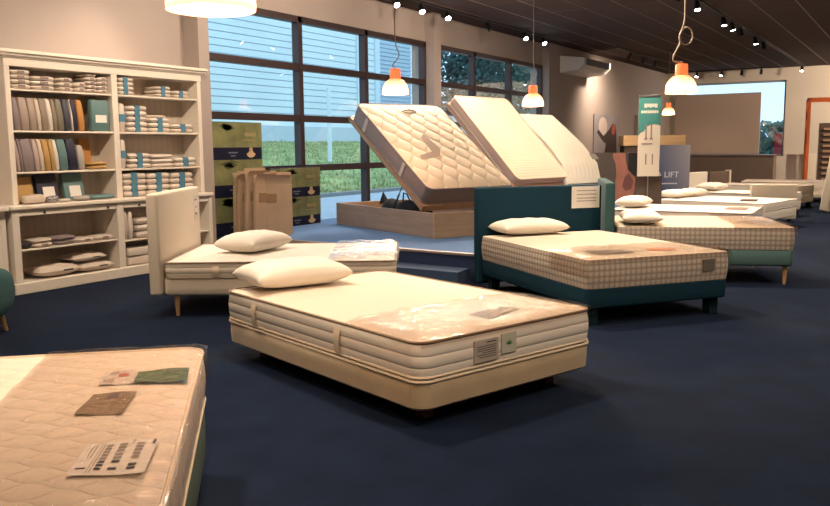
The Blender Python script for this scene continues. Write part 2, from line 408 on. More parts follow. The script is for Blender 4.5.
# local frame of every bed: -x foot, +x head, +y near long side (towards the camera)
def mattress(label, P, ang, L, W, z0, z1, side, top, pipe=pipem, r=.07, handles=(), hy=1, pipeb=None, sag=0., foot_label=None, crown=.018, group='mattresses on show'):
    cx, cy = frame_loc(P, ang, L, W); t = thing('mattress', label, 'mattress', (cx, cy, z0), R(ang), group)
    T = z1 - z0
    n = 10; prof = []
    for k in range(n + 1):
        f = k / n; b = .010 * math.sin(PI * f)
        prof.append((f * T, b))
    m = M(); m.rings([[(x, y, z) for x, y in rrect(L + 2 * b, W + 2 * b, r)] for z, b in prof], True, False)
    m.build('side_panel', side, t, True)
    m = M(); rr = []
    for k in range(7):
        f = k / 6; ins = .0 + f * min(L, W) * .40
        rr.append([(x, y, T + crown * math.sin(min(1, f * 2.2) * PI / 2)) for x, y in rrect(L - 2 * ins, W - 2 * ins, max(.02, r * (1 - f * .6)))])
    m.rings(rr, False, True).build('top_panel', top, t, True)
    if pipe: m = M().tube([(x, y, T) for x, y in rrect(L + .004, W + .004, r)], .008, 6, closed=True); m.build('top_piping', pipe, t, True)
    if pipe: m = M().tube([(x, y, .012) for x, y in rrect(L + .004, W + .004, r)], .008, 6, closed=True); m.build('bottom_piping', pipeb or pipe, t, True)
    for hx in handles:
        hm = M(); yy = hy * (W / 2 + .012)
        hm.grid(lambda u, v: (hx - .028 + .056 * u, yy + hy * (.004 + .012 * math.sin(PI * v)), .02 + (T - .05) * v), 2, 8)
        hm.grid(lambda u, v: (hx - .028 + .056 * u, yy + hy * (.001 + .012 * math.sin(PI * v)), .02 + (T - .05) * v), 2, 8)
        hm.build('handle', pipelt, t, True)
    if foot_label:
        for (ya, yb, za, zb, mm, marks) in foot_label:
            xx = -L / 2 - .014
            lb = M().box((xx - .004, ya, za), (xx + .004, yb, zb)).build('sewn_label', mm, t); 
            if marks:
                mk = M()
                for (a, b, c, d) in marks: mk.box((xx - .0055, ya + (yb - ya) * a, za + (zb - za) * c), (xx - .004, ya + (yb - ya) * b, za + (zb - za) * d))
                mk.build('print', inkd, lb)
    return t

def pillow(label, x, y, z, rz, L=.65, W=.42, T=.15, tilt=0., tx=0., m=None):
    g = M()
    def pt(u, v, s):
        a = 2 * u - 1; b = 2 * v - 1
        px = a * L / 2 * (1 - .09 * (1 - abs(a) ** 2) * 0 - .07 * (1 - b * b) * 0 + .0); py = b * W / 2
        px *= 1 - .10 * (1 - (abs(b)) ** 2.2) * 0; 
        e = (1 - abs(a) ** 3.6) * (1 - abs(b) ** 3.2)
        pin = 1 - .06 * (1 - abs(b) ** 1.5) * abs(a) ** 3; pin2 = 1 - .08 * (1 - abs(a) ** 1.5) * abs(b) ** 3
        h = T / 2 * max(0, e) ** .5
        wr = .006 * math.sin(a * 9 + b * 4) * math.sin(b * 7 - a * 3) * e
        return (px * pin, py * pin2, T * .42 + (h + wr if s else -h * .78) - .03 * (a * a) * 0)
    g.grid(lambda u, v: pt(u, v, 1), 26, 20); g.grid(lambda u, v: pt(u, v, 0), 26, 20)
    o = g.build('pillow', m or pillowm, None, True); o.location = (x, y, z); o.rotation_euler = (tx, tilt, rz)
    bm = bmesh.new(); bm.from_mesh(o.data); bmesh.ops.remove_doubles(bm, verts=bm.verts, dist=.0005); bmesh.ops.recalc_face_normals(bm, faces=bm.faces); bm.to_mesh(o.data); bm.free()
    return tag(o, label, 'pillow', 'pillows on the beds')

def film_sheet(label, P, ang, L, W, z1, x1, drop=.12, side_drop=.10, m=None, amp=.006, xskew=0., y0=None, y1=None, seed=1):
    """clear sheet over the foot end, from the foot edge to local x1"""
    cx, cy = frame_loc(P, ang, L, W); g = M(); rn = random.Random(seed); ph = [rn.uniform(0, 6) for _ in range(8)]
    xa = -L / 2 - .012; ya = -W / 2 - .003 if y0 is None else y0; yb = W / 2 + .003 if y1 is None else y1
    def wr(x, y): return amp * (math.sin(x * 19 + 7 * math.sin(y * 5 + ph[0]) + ph[1]) * .5 + math.sin(y * 27 + 5 * math.sin(x * 6 + ph[2])) * .35 + math.sin((x + y) * 43 + ph[3]) * .25)
    def fn(u, v):
        s = u * (x1 - xa + drop) - drop          # along length incl. the drop over the foot
        q = v * (yb - ya + 2 * side_drop) - side_drop
        x = xa + max(0, s) + (xskew * (v - .5) if u > .5 else 0) * u; y = ya + min(max(0, q), yb - ya)
        ed = min(1, max(0, min(y - ya, yb - y, x - xa)) / .07)
        z = z1 + .010 + .024 * ed ** .6 + wr(x, y) * (.25 + .75 * ed)
        dz = max(0, -s) + max(0, -q) + max(0, q - (yb - ya))
        if dz > 0: z = z1 + .012 - dz + 0 * wr(x, y)
        ox = -.008 + wr(y, z) * .8 if s < 0 else 0; oy = (-.008 if q < 0 else (.008 if q > yb - ya else 0))
        return (x + ox, y + oy, z)
    nu, nv = 46, 60
    g.grid(fn, nu, nv)
    o = g.build('plastic_sheet', m or film, None, True, (cx, cy, 0), R(ang), fix=False)
    return tag(o, label, 'plastic sheet', 'clear plastic protectors on the mattresses')

def leg_cone(t, x, y, z, m=woodleg, r0=.028, r1=.015, ox=0, oy=0):
    M().tube([(x, y, z), (x + ox, y + oy, 0)], [r0, r1], 12).build('leg', m, t, True)
def base(label, P, ang, L, W, z0, z1, m, legs='cone', r=.05, bev=.02, cat='bed', name='bed', legm=woodleg, ins=.09, ls=.05, grow=0.):
    cx, cy = frame_loc(P, ang, L, W); t = thing(name, label, cat, (cx, cy, 0), R(ang), 'beds on show')
    rr = []; H_ = z1 - z0
    for f, i in ((0, bev), (.04, bev * .5), (.12, .1 * bev), (.5, 0), (.94, 0), (1, .008)):
        rr.append([(x, y, z0 + H_ * f) for x, y in rrect(L + grow - 2 * i, W + grow - 2 * i, r)])
    M().rings(rr).build('body', m, t, True)
    for sx in (-1, 1):
        for sy in (-1, 1):
            x, y = sx * (L / 2 - ins), sy * (W / 2 - ins)
            if legs == 'cone': leg_cone(t, x, y, z0 + .01, legm)
            else: M().box((x - ls, y - ls, 0), (x + ls, y + ls, z0 + .01), .006).build('leg', legm, t)
    return t
def headboard(t, L, W, z0, z1, m, th=.10, over=.03, bev=.025, gap=.01):
    return M().box((L / 2 + gap, -W / 2 - over, z0), (L / 2 + gap + th, W / 2 + over, z1), bev, 3).build('headboard', m, t, True)
def paper_sheet(name, label, cat, P, ang, L, W, z, c, size, rz, m, marks=(), curl=.004, mm=None, gp=None):
    cx, cy = frame_loc(P, ang, L, W); t = Matrix.Translation((cx, cy, 0)) @ Matrix.Rotation(R(ang), 4, 'Z')
    p = t @ Vector((c[0], c[1], z)); o = thing(name, label, cat, p, R(ang) + rz, gp)
    a, b = size
    g = M(); g.grid(lambda u, v: ((u - .5) * a, (v - .5) * b, .002 + curl * math.sin(u * 5) * math.sin(v * 4 + 1)), 8, 8); g.grid(lambda u, v: ((u - .5) * a, (v - .5) * b, .001 + curl * math.sin(u * 5) * math.sin(v * 4 + 1)), 8, 8)
    g.build('sheet', m, o, True)
    for (x0, x1, y0, y1, pm) in marks:
        g = M(); g.grid(lambda u, v: ((x0 + (x1 - x0) * u - .5) * a, (y0 + (y1 - y0) * v - .5) * b, .0035 + curl * math.sin((x0 + (x1 - x0) * u) * 5) * math.sin((y0 + (y1 - y0) * v) * 4 + 1)), 4, 4)
        g.build('print', pm, o, fix=False)
    return o

# --- main bed in the middle
P, A, L, W = (-2.095, 3.425), 161.2, 2.12, 1.38
b = base('low cream suede box base with rounded corners in the middle of the floor', P, A, L, W, .10, .268, suede, 'block', r=.09, bev=.035, legm=redleg, ins=.2, ls=.035)
for s, nm in ((1, 0),): M().tube([(x, y, .262) for x, y in rrect(L + .004, W + .004, .09)], .009, 6, closed=True).build('piping', pipelt, b, True)
mattress('white ribbed mattress with taupe piping on the cream suede base', P, A, L - .01, W - .01, .272, .468, sidewh, cream, r=.09, handles=(.62, -.35), pipeb=pipelt,
    foot_label=[(.14, .32, .035, .155, mat('beige_label', (.42, .36, .30), .8), [(.1, .5, .85, .9), (.1, .9, .7, .73), (.1, .9, .6, .63), (.1, .9, .5, .53), (.1, .7, .4, .43), (.1, .9, .3, .33), (.1, .8, .2, .23)]), (.0, .115, .055, .165, mat('pale_label', (.50, .48, .38), .8), None)])
lf = M()
for k in range(7):
    a = R(20 + k * 23.3); lf.add([(0, 0, 0), (.012 * math.cos(a - .25), 0, .012 * math.sin(a - .25)), (.034 * math.cos(a), 0, .034 * math.sin(a)), (.012 * math.cos(a + .25), 0, .012 * math.sin(a + .25))], [[0, 1, 2, 3]])
lab = [o for o in bpy.data.objects if o.name.startswith('sewn_label')][-1]
o = lf.build('leaf_emblem', mat('leaf_green', (.05, .16, .05), .8), lab, fix=False); o.location = (-(L - .01) / 2 - .020, .058, .10); o.rotation_euler.z = R(90)
film_sheet('clear crinkled plastic sheet over the foot of the middle mattress', P, A, L, W, .468, -.42, drop=.03, side_drop=.0, xskew=.0, seed=4)
paper_sheet('booklet', 'dark brown booklet under the plastic on the middle mattress', 'booklet', P, A, L, W, .487, (-.80, -.10), (.16, .34), R(15), mat('brown_booklet', (.16, .12, .07), .6), ((.1, .4, .2, .8, pipem),))

# --- white bed with tall cream headboard, left
P2, A2, L2, W2 = (-3.83, 5.87), 212.4, 2.0, 1.38
b = base('cream upholstered bed frame with a tall headboard beside the white shelves', P2, A2, L2, W2, .194, .335, beigeup, 'cone', name='bed', cat='bed')
headboard(b, L2, W2, .20, 1.075, beigeup)
tg = M().box((L2 / 2 + .004, -.60, .76), (L2 / 2 + .010, -.48, 1.0)).build('price_tag', paper, b)
M().box((L2 / 2 + .002, -.58, .94), (L2 / 2 + .004, -.50, .955)).box((L2 / 2 + .002, -.58, .87), (L2 / 2 + .004, -.52, .88)).box((L2 / 2 + .002, -.58, .80), (L2 / 2 + .004, -.50, .82)).build('print', ink, tg)
mattress('thin white mattress with dark piping on the bed with tall cream headboard', P2, A2, L2 - .02, W2 - .01, .335, .478, sidest, creamlt, r=.06, handles=(.55,))
film_sheet('bright silvery crumpled plastic over the foot of the left bed', P2, A2, L2, W2, .478, -.42, drop=.06, side_drop=.06, m=filmc, amp=.014, seed=9)

# --- dark teal bed
P3, A3, L3, W3 = (-2.223, 6.205), 142.0, 2.0, 1.4
b = base('dark teal velvet bed frame with a straight headboard and block legs', P3, A3, L3, W3, .15, .308, teal, 'block', name='bed', cat='bed', legm=tealdk, ins=.10, ls=.045, bev=.01)
headboard(b, L3, W3, .05, 1.035, teal, th=.10, over=.035)
tg = M().box((L3 / 2 + .004, -.70, .79), (L3 / 2 + .008, -.36, 1.02)).build('price_tag', paper, b)
mk = M()
for zz in (.97, .93, .89, .86): mk.box((L3 / 2 + .002, -.66, zz), (L3 / 2 + .004, -.42, zz + .010))
mk.build('print', ink, tg)
mattress('thick checked beige mattress on the dark teal bed', P3, A3, L3 - .01, W3 - .005, .308, .545, check, checktop, r=.045, pipe=None,
    foot_label=[(-.54, -.42, .085, .185, mat('grey_label', (.13, .11, .085), .7), None)])
film_sheet('clear plastic sheet on the foot of the dark teal bed', P3, A3, L3, W3, .545, -.42, drop=.03, side_drop=.16, seed=12)
paper_sheet('booklet', 'grey brown booklet under the plastic on the dark teal bed', 'booklet', P3, A3, L3, W3, .565, (-.74, .33), (.22, .36), 0, mat('grey_booklet', (.22, .18, .15), .6))
paper_sheet('leaflet', 'orange leaflet under the plastic on the dark teal bed', 'leaflet', P3, A3, L3, W3, .565, (-.78, -.16), (.14, .24), 0, mat('orange_paper', (.62, .17, .07), .6))

# --- sage bed
P4, A4, L4, W4 = (-1.07, 9.155), 202.4, 1.80, 1.4
b = base('sage green bed frame with a low headboard and slim wooden legs', P4, A4, L4, W4, .195, .365, sage, 'cone', name='bed', cat='bed', ins=.07)
headboard(b, L4, W4, .1, 1.06, mat('teal_sage_upholstery', (.018, .06, .065), .9, bump=(70, .2, .003)))
mattress('checked beige mattress on the sage green bed', P4, A4, L4 - .01, W4 - .005, .365, .595, check, checktop, r=.07, pipe=None)
film_sheet('clear plastic sheet on the foot of the sage green bed', P4, A4, L4, W4, .595, -.30, drop=.08, side_drop=.03, xskew=.0, seed=21)

# --- white beds behind, in a row
P5, A5, L5, W5 = (-1.96, 11.97), 183.0, 2.0, 1.4
base('white bed base just behind the sage green bed', P5, A5, L5, W5, .12, .30, creamlt, 'block', legm=black)
mattress('white mattress with grey piping just behind the sage green bed', P5, A5, L5 - .01, W5, .30, .50, creamlt, creamlt, pipe=pipem)
paper_sheet('booklet', 'brown booklet at the foot of the white bed behind the sage one', 'booklet', P5, A5, L5, W5, .522, (-.72, .05), (.30, .5), 0, mat('brown_booklet2', (.30, .19, .14), .5))
P6, A6, L6, W6 = (-2.17, 14.5), 169.0, 2.0, 1.6
base('boxy white bed base with rounded underside, third bed from the sage one', P6, A6, L6, W6, .17, .34, creamlt, 'block', r=.1, bev=.05, legm=black, ins=.3)
mattress('white mattress on the boxy white base, third bed from the sage one', P6, A6, L6 - .01, W6, .34, .47, creamlt, creamlt, pipe=creamlt, r=.09)
tag(M().box((-.13, -.16, 0), (.13, .16, .02), .005).build('folder', mat('dark_folder', (.10, .065, .05), .6), loc=(-2.50, 14.95, .492), rz=R(5)), 'small dark folder lying on the boxy white bed', 'folder')
bb = thing('upholstered_block', 'cream upholstered block standing behind the boxy white bed', 'bench', (-2.36, 16.66, 0), R(30))
M().box((-.42, -.06, .04), (.42, .06, .70), .03, 3).build('panel', beigeup, bb, True)
for sx in (-.3, .3): M().box((sx - .03, -.03, 0), (sx + .03, .03, .05)).build('foot', black, bb)
P7, A7, L7, W7 = (-2.30, 17.25), 168.0, 2.0, 1.15
b7 = base('white bed standing beyond the cream upholstered block', P7, A7, L7, W7, .12, .32, creamlt, 'block', legm=black, r=.08)
mattress('white mattress beyond the cream upholstered block', P7, A7, L7 - .01, W7, .32, .47, creamlt, creamlt, pipe=creamlt)
P8, A8, L8, W8 = (-2.34, 19.97), 168.0, 2.0, 1.1
b8 = base('cream bed base near the leaning mattresses', P8, A8, L8, W8, .12, .30, beigeup, 'block', legm=black)
mattress('greyish beige mattress near the leaning mattresses', P8, A8, L8 - .01, W8, .30, .50, beigeup, mat('grey_beige_top', (.42, .35, .30), .8), pipe=beigeup)
P9, A9, L9, W9 = (-1.95, 22.4), 184.0, 2.0, 1.5
base('farthest beige bed base in front of the far partition', P9, A9, L9, W9, .12, .30, beigeup, 'block', legm=woodleg)
mattress('farthest flat grey beige mattress before the dark partition', P9, A9, L9 - .01, W9, .30, .50, beigeup, MATS['grey_beige_top'], pipe=beigeup)
headboard(b7, L7, W7, .1, .86, creamlt, over=.02)
headboard(b8, L8, W8, .1, .80, mat('brown_headboard', (.12, .085, .06), .8), over=.0)
M().box((L8 / 2 - .0, -W8 / 2 - .10, .1), (L8 / 2 + .12, -W8 / 2 - .01, .82), .01).build('headboard_edge', beigeup, b8)

# --- foreground mattress bottom left
P1, A1, L1, W1 = (-2.665, 2.525), 222.5, 2.0, 1.8
# this bed's foot is its right edge; the far long side faces the window, so it is framed from its far foot corner
a = R(A1); P1n = (P1[0] - math.sin(a) * -W1 * -1, P1[1] + math.cos(a) * W1)
b = base('dark green bed base under the foreground mattress', P1n, A1, L1, W1, .10, .36, greenup, 'block', legm=black, ins=.15, r=.09)
mattress('large quilted cream mattress at the very front left', P1n, A1, L1 - .01, W1 - .01, .362, .578, beigeup, quiltn, pipe=pipelt, r=.09, pipeb=pipelt)
film_sheet('clear plastic sheet over the foot of the foreground mattress', P1n, A1, L1, W1, .578, -.38, drop=.14, side_drop=.0, amp=.004, seed=5)

# ------------------------------------------------------------------ pillows
def on_bed(P, A, L, W, x, y, z):
    cx, cy = frame_loc(P, A, L, W); p = Matrix.Translation((cx, cy, 0)) @ Matrix.Rotation(R(A), 4, 'Z') @ Vector((x, y, z)); return p
def bed_pillow(label, B, x, y, z, drz=90, **k):
    p = on_bed(*B, x, y, z); return pillow(label, p.x, p.y, p.z, R(B[1] + drz), **k)
bed_pillow('plump cream pillow on the middle mattress', (P, A, L, W), .84, .27, .487, 84, L=.74, W=.50, T=.20)
bed_pillow('white pillow on the bed with tall cream headboard', (P2, A2, L2, W2), .33, .02, .495, 64, L=.66, W=.46, T=.20, m=creamlt)
bed_pillow('cream pillow against the dark teal headboard', (P3, A3, L3, W3), .80, .26, .565, 90, L=.74, W=.42, T=.17)
bed_pillow('cream pillow at the near side of the sage green bed', (P4, A4, L4, W4), .62, .42, .617, 90, L=.62, W=.42, T=.15)
bed_pillow('cream pillow at the head of the white bed behind the sage one', (P5, A5, L5, W5), .72, .25, .522, 90, L=.66, W=.44, T=.18)
bed_pillow('bright white pillow on the boxy white bed', (P6, A6, L6, W6), .80, .30, .49, 90, L=.66, W=.44, T=.16)
bed_pillow('second white pillow on the boxy white bed, far side', (P6, A6, L6, W6), .75, -.30, .49, 90, L=.6, W=.42, T=.16)
bed_pillow('white pillow on the mattress beyond the cream upholstered block', (P7, A7, L7, W7), .60, .10, .49, 90, L=.7, W=.45, T=.18)

# papers on the foreground mattress; local coordinates found from world points
def local(B, x, y):
    cx, cy = frame_loc(*B); v = Matrix.Rotation(-R(B[1]), 4, 'Z') @ Vector((x - cx, y - cy, 0)); return v.x, v.y
BF = (P1n, A1, L1, W1)
zf = .5985
c = local(BF, -2.303, 1.737)
paper_sheet('booklet', 'small brown kraft booklet under the plastic at the front', 'booklet', P1n, A1, L1, W1, zf, c, (.15, .24), R(-4), mat('kraft', (.22, .14, .07), .6), ((.35, .6, .08, .30, mat('purple_print', (.10, .06, .08), .6)), (.4, .5, .4, .8, pipem)))
c = local(BF, -2.41, 2.07)
paper_sheet('leaflet', 'dark green leaflet under the plastic at the front', 'leaflet', P1n, A1, L1, W1, zf, c, (.19, .17), R(2), mat('green_leaflet', (.07, .12, .045), .5, var=(30, .4)))
c = local(BF, -2.53, 1.965)
paper_sheet('leaflet', 'crumpled pale flowered leaflet beside the dark green leaflet', 'leaflet', P1n, A1, L1, W1, zf, c, (.12, .19), R(4), mat('pale_leaflet', (.60, .52, .45), .6, var=(40, .3)), ((.2, .5, .3, .5, mat('rose_print', (.5, .15, .12), .6)), (.5, .8, .1, .3, ink), (.6, .9, .6, .9, ink)))
c = local(BF, -1.87, 1.425)
cols = []                                     # columns of print running up the sheet
for i, (x0, x1) in enumerate(((.16, .27), (.40, .51), (.60, .69))):
    for j in range(8):
        if (i, j) in ((0, 5), (1, 6)): continue
        cols.append((x0, x1, .10 + j * .10, .175 + j * .10, inkd if j > 4 else ink))
cols += [(.72, .735, .05, .95, ink), (.76, .77, .05, .95, ink), (.80, .93, .80, .84, inkd), (.82, .84, .1, .5, ink), (.87, .89, .1, .5, ink), (.02, .06, .0, .16, inkd), (.31, .34, .0, .12, ink)]
paper_sheet('price_sheet', 'white printed price sheet lying flat on the front mattress', 'paper', P1n, A1, L1, W1, zf, c, (.20, .25), R(-2), paper, cols, curl=.003)

# ------------------------------------------------------------------ lifting beds on the platform
ob = thing('storage_bed', 'open oak storage bed box with a raised slatted frame on the platform', 'bed', (-5.18, 8.86, .302), R(155))
Lb, Wb, Hb = 2.62, 1.55, .32
M().box((0, -.03, 0), (Lb, 0, Hb), .004).build('side_board', woodox, ob)        # local +x towards the window, -y away
M().box((0, -Wb, 0), (Lb, -Wb + .03, Hb), .004).build('side_board', woodox, ob)
M().box((-.001, -Wb, 0), (.03, .001, Hb + .002), .004).build('end_board', woodend, ob)
M().box((Lb - .03, -Wb, 0), (Lb, 0, Hb), .004).build('end_board', woodend, ob)
M().box((.03, -Wb + .03, .01), (Lb - .03, -.03, .03)).build('bottom_panel', woodox, ob)
def tilted(A0, ang, tilt):
    a, t = R(ang), R(tilt)
    u = Vector((math.cos(a) * math.cos(t), math.sin(a) * math.cos(t), math.sin(t))); v = Vector((math.sin(a), -math.cos(a), 0)); n = u.cross(v) 
    if n.z < 0: n = -n; 
    v = n.cross(u) * 1.0
    return Matrix(((u.x, v.x, n.x, A0[0]), (u.y, v.y, n.y, A0[1]), (u.z, v.z, n.z, A0[2]), (0, 0, 0, 1)))
# mattress frame: local x up the slope, local y (left of slope), z out of the sleeping surface
def tilt_mattress(label, A0, ang, tilt, L, W, T, side, top, pipe, logos=True, topm_scale=1, handles=()):
    mx = tilted(A0, ang, tilt); t = thing('mattress', label, 'mattress', (0, 0, 0), 0, 'mattresses on show'); t.matrix_world = mx
    # v points to the camera side (left), so the mattress spans local y in [-W, 0]
    cx, cy = L / 2, -W / 2; r = .10
    m = M(); m.rings([[(x, y, -T + T * f) for x, y in rrect(L - .02 + .02 * math.sin(PI * f), W - .02 + .02 * math.sin(PI * f), r, 6, cx, cy)] for f in [k / 8 for k in range(9)]], True, False).build('side_panel', side, t, True)
    rr = []
    for k in range(8):
        f = k / 7; ins = -.004 + f * min(L, W) * .42
        rr.append([(x, y, .0 + .035 * math.sin(min(1, f * 2.5) * PI / 2)) for x, y in rrect(L - 2 * ins - .02, W - 2 * ins - .02, max(.02, r * (1 - f * .7)), 6, cx, cy)])
    m = M().rings(rr, False, True); m.build('top_panel', top, t, True)
    M().tube([(x, y, 0) for x, y in rrect(L - .012, W - .012, r, 6, cx, cy)], .010, 6, closed=True).build('top_piping', pipe, t, True)
    M().tube([(x, y, -T + .01) for x, y in rrect(L - .012, W - .012, r, 6, cx, cy)], .010, 6, closed=True).build('bottom_piping', pipe, t, True)
    for hx in handles:
        M().box((hx - .035, -.001, -T + .02), (hx + .035, .012, -.02), .004).build('handle', mat('grey_handle', (.5, .46, .43), .7), t)
    return t
A0 = (-5.42, 9.11, .9)
t = tilt_mattress('cream diamond-quilted mattress raised on the oak storage bed', A0, 157, 34, 2.12, 1.5, .24, greyside, quiltc, greyside, handles=(.62, 1.72))
lg = M()
lg.tube([(1.86 + .045 * math.cos(k / 16 * 2 * PI), -.78 + .12 * math.sin(k / 16 * 2 * PI), .038) for k in range(16)], .007, 6, closed=True)
lg.box((1.845, -.86, .034), (1.875, -.70, .040)); lg.build('oval_emblem', mat('brown_emblem', (.20, .15, .12), .6), t)
# dark bent arrow woven into the top
M().prism([(1.27, -.68), (.89, -.74), (.70, -.62), (.63, -.27), (.73, -.30), (.82, -.56), (1.16, -.57)], .030, .0375).build('woven_chevron', mat('brown_weave', (.32, .24, .19), .7), t)
def part_at(o, parent, mw, pmw): o.parent = parent; o.matrix_local = pmw.inverted() @ mw; return o
obm = Matrix.Translation((-5.18, 8.86, .302)) @ Matrix.Rotation(R(155), 4, 'Z'); TM = tilted(A0, 157, 34)
sf = M(); sf.box((-.03, -.05, -.32), (2.18, .0, -.25), .005).box((-.03, -1.5, -.32), (2.18, -1.45, -.25), .005).box((-.03, -1.5, -.33), (.03, 0, -.24), .01).box((2.12, -1.5, -.32), (2.18, 0, -.25), .005)
sf = part_at(sf.build('slatted_frame', slatw), ob, TM, obm)
for k in range(14): M().box((.12 + k * .145, -1.45, -.262), (.19 + k * .145, -.05, -.252)).build('slat', slatw, sf)
for k, yy in enumerate((-.10, -1.42)):
    p0 = obm @ Vector((1.15, yy, .28)); p1 = TM @ Vector((.62, yy, -.30))
    part_at(M().tube([p0, p0.lerp(p1, .55)], .013, 8).tube([p0.lerp(p1, .5), p1], .007, 8).build('gas_strut', black), ob, Matrix(), obm)
bg = thing('storage_bag', 'black fabric bag with pointed corner lying in the storage bed', 'bag', (-6.21, 9.82, .335), R(155))
def bagf(u, v):
    a = 2 * PI * v; r1, r2 = .62, .17; f = math.sin(PI * u) ** .4
    return (-.62 + 1.24 * u, r2 * f * math.cos(a), .18 + .20 * f * math.sin(a) * (1 + .12 * math.sin(u * 17)) + .03 * math.sin(u * 9))
M().grid(bagf, 24, 16).build('body', blackf, bg, True)
M().add([(.50, .05, .30), (.66, .05, .28), (.62, .0, .47), (.56, -.08, .30)], [[0, 1, 2], [1, 3, 2], [3, 0, 2], [0, 3, 1]]).build('corner_flap', blackf, bg)
M().tube([(-.25, .08, .36), (-.18, .10, .47), (-.10, .10, .48), (-.05, .08, .36)], .010, 6).build('strap', blackf, bg)

A20 = (-5.68, 12.45, .90)
t = tilt_mattress('pale cross-striped mattress raised beside the diamond-quilted one', A20, 170, 46, 2.0, 1.62, .16, mat('salmon_side', (.55, .36, .26), .7), stripet, pipelt)
bs = thing('storage_bed', 'brown bed box under the pale cross-striped mattress', 'bed', (-5.62, 12.35, .302), R(170))
M().box((0, -1.7, 0), (2.0, 0, .33), .01).build('body', mat('salmon_wood2', (.40, .26, .20), .6), bs)
bsm = Matrix.Translation((-5.62, 12.35, .302)) @ Matrix.Rotation(R(170), 4, 'Z')
part_at(M().box((0, -1.62, -.24), (2.0, 0, -.17), .01).box((-.03, -1.62, -.24), (.03, 0, -.14), .01).build('lift_board', mat('salmon_wood', (.50, .30, .20), .6)), bs, tilted(A20, 170, 46), bsm)
# third mattress: bent, head part reclined
t = thing('mattress', 'pale mattress bent upright on an adjustable base by the wall', 'mattress', (-5.62, 14.45, .48), R(170), 'mattresses on show')
prof = [(.0, .25), (.10, .62), (.42, .98), (.80, 1.30), (1.15, 1.58)]
n = len(prof); Wt = 1.30
def bent(off, y0, y1):
    pts = []
    for i, (x, z) in enumerate(prof):
        d = Vector((prof[min(i + 1, n - 1)][0] - prof[max(i - 1, 0)][0], prof[min(i + 1, n - 1)][1] - prof[max(i - 1, 0)][1])).normalized(); pts.append((x - d.y * off * -1, z - d.x * off))
    return pts
up_, lo_ = [(x, z) for x, z in prof], [(x + .12, z - .12) for x, z in prof]
m = M(); m.rings([[(x, y, z) for x, z in up_ + lo_[::-1]] for y in (-Wt, 0)]); m.build('core', creamlt, t)
m = M(); m.grid(lambda u, v: (lambda q, i: (prof[i][0] + (prof[i + 1][0] - prof[i][0]) * q - .012, -Wt * v, prof[i][1] + (prof[i + 1][1] - prof[i][1]) * q + .012))(min(u * (n - 1) - int(min(u * (n - 1), n - 2)), 1), int(min(u * (n - 1), n - 2))), 24, 12).build('top_panel', quilt('pale_quilt', (.82, .76, .64), .3, .15, .015), t, True)
lb = M().box((.16, -1.45, .70), (.30, -1.22, .715)).build('sewn_label', mat('grey_label2', (.3, .27, .25), .7), t)
lb.data.transform(Matrix.Translation((.14, 0, .70)) @ Matrix.Rotation(-R(48), 4, 'Y') @ Matrix.Translation((-.16, 0, -.70)))
ab = thing('adjustable_bed', 'dark adjustable bed base under the bent pale mattress', 'bed base', (-5.62, 14.45, .302), R(170))
M().box((.0, -Wt, .12), (2.0, 0, .40), .02).build('body', mat('dark_base', (.05, .045, .05), .8), ab)
lp = M().prism([(.16, .40), (1.28, .40), (1.28, 1.55), (.95, 1.30), (.60, 1.00), (.24, .62)], 0, .03).build('lift_panel', mat('dark_base', (.05, .045, .05)), ab)
lp.data.transform(Matrix.Translation((0, -.4, 0)) @ Matrix.Rotation(R(90), 4, 'X'))
for sx in (.1, 1.9):
    for sy in (-Wt + .1, -.1): M().box((sx - .03, sy - .03, 0), (sx + .03, sy + .03, .13)).build('leg', black, ab)

# ------------------------------------------------------------------ printed boxes and cardboard on the platform
def printed_box(label, x, y0, y1, z, h, d=.2, s=1):
    w = y1 - y0; t = thing('printed_box', label, 'box', (x, (y0 + y1) / 2, z), 0, 'printed cartons by the window')
    M().box((-d, -w / 2, 0), (0, w / 2, h), .004).build('carton', navyp, t)
    M().box((-d + .01, -w / 2 - .002, h * .32), (.003, w / 2 + .002, h - .004)).build('photo_panel', oliveb, t)
    lf = M(); rn = random.Random(int(z * 100 + y0 * 10))
    for k in range(5):
        y = -w * .42 + rn.random() * w * .15; zz = h * (.80 + rn.random() * .12); ln = w * rn.uniform(.18, .36)
        lf.add([(.005, y, zz), (.005, y + ln * .5, zz - .01 - rn.random() * .04), (.005, y + ln, zz - rn.random() * .03 + .01), (.005, y + ln * .5, zz + .035)], [[0, 1, 2, 3]])
    lf.build('leaf_print', olived, t, fix=False)
    M().box((.003, w * .14, h * .62), (.006, w * .38, h * .72)).box((.003, w * .10, h * .50), (.006, w * .34, h * .53)).build('title_print', mat('dull_gold_print', (.30, .23, .10), .6), t)
    sh = M(); c = (w * .26, h * .15)
    pts = [(c[0] + .085 * s * math.cos(a) * (1 if math.sin(a) < .2 else .55), c[1] + h * .11 * math.sin(a)) for a in [k * 2 * PI / 20 for k in range(20)]]
    sh.rings([[(xx, y, zz) for y, zz in pts] for xx in (.003, .006)])
    sh.rings([[(xx, c[0] + .035 * s * math.cos(k * PI / 6), c[1] + h * .12 + h * .05 * math.sin(k * PI / 6)) for k in range(12)] for xx in (.003, .006)])
    sh.build('bust_emblem', skinp, t)
    M().box((.003, -w * .20, h * .16), (.005, -w * .02, h * .20)).box((.003, -w * .16, h * .08), (.005, -w * .06, h * .11)).build('band_text', mat('blue_grey_print', (.12, .13, .2), .6), t)
    return t
for k, nm in enumerate(('bottom', 'middle', 'top')):
    printed_box('olive and navy printed carton, %s of the taller stack of three by the window' % nm, -7.925, 7.82, 8.76, .302 + k * .502, .50)
for k, nm in enumerate(('lower', 'upper')):
    printed_box('olive and navy printed carton, %s of the shorter stack of two' % nm, -7.90, 9.10, 10.02, .302 + k * .432, .43)
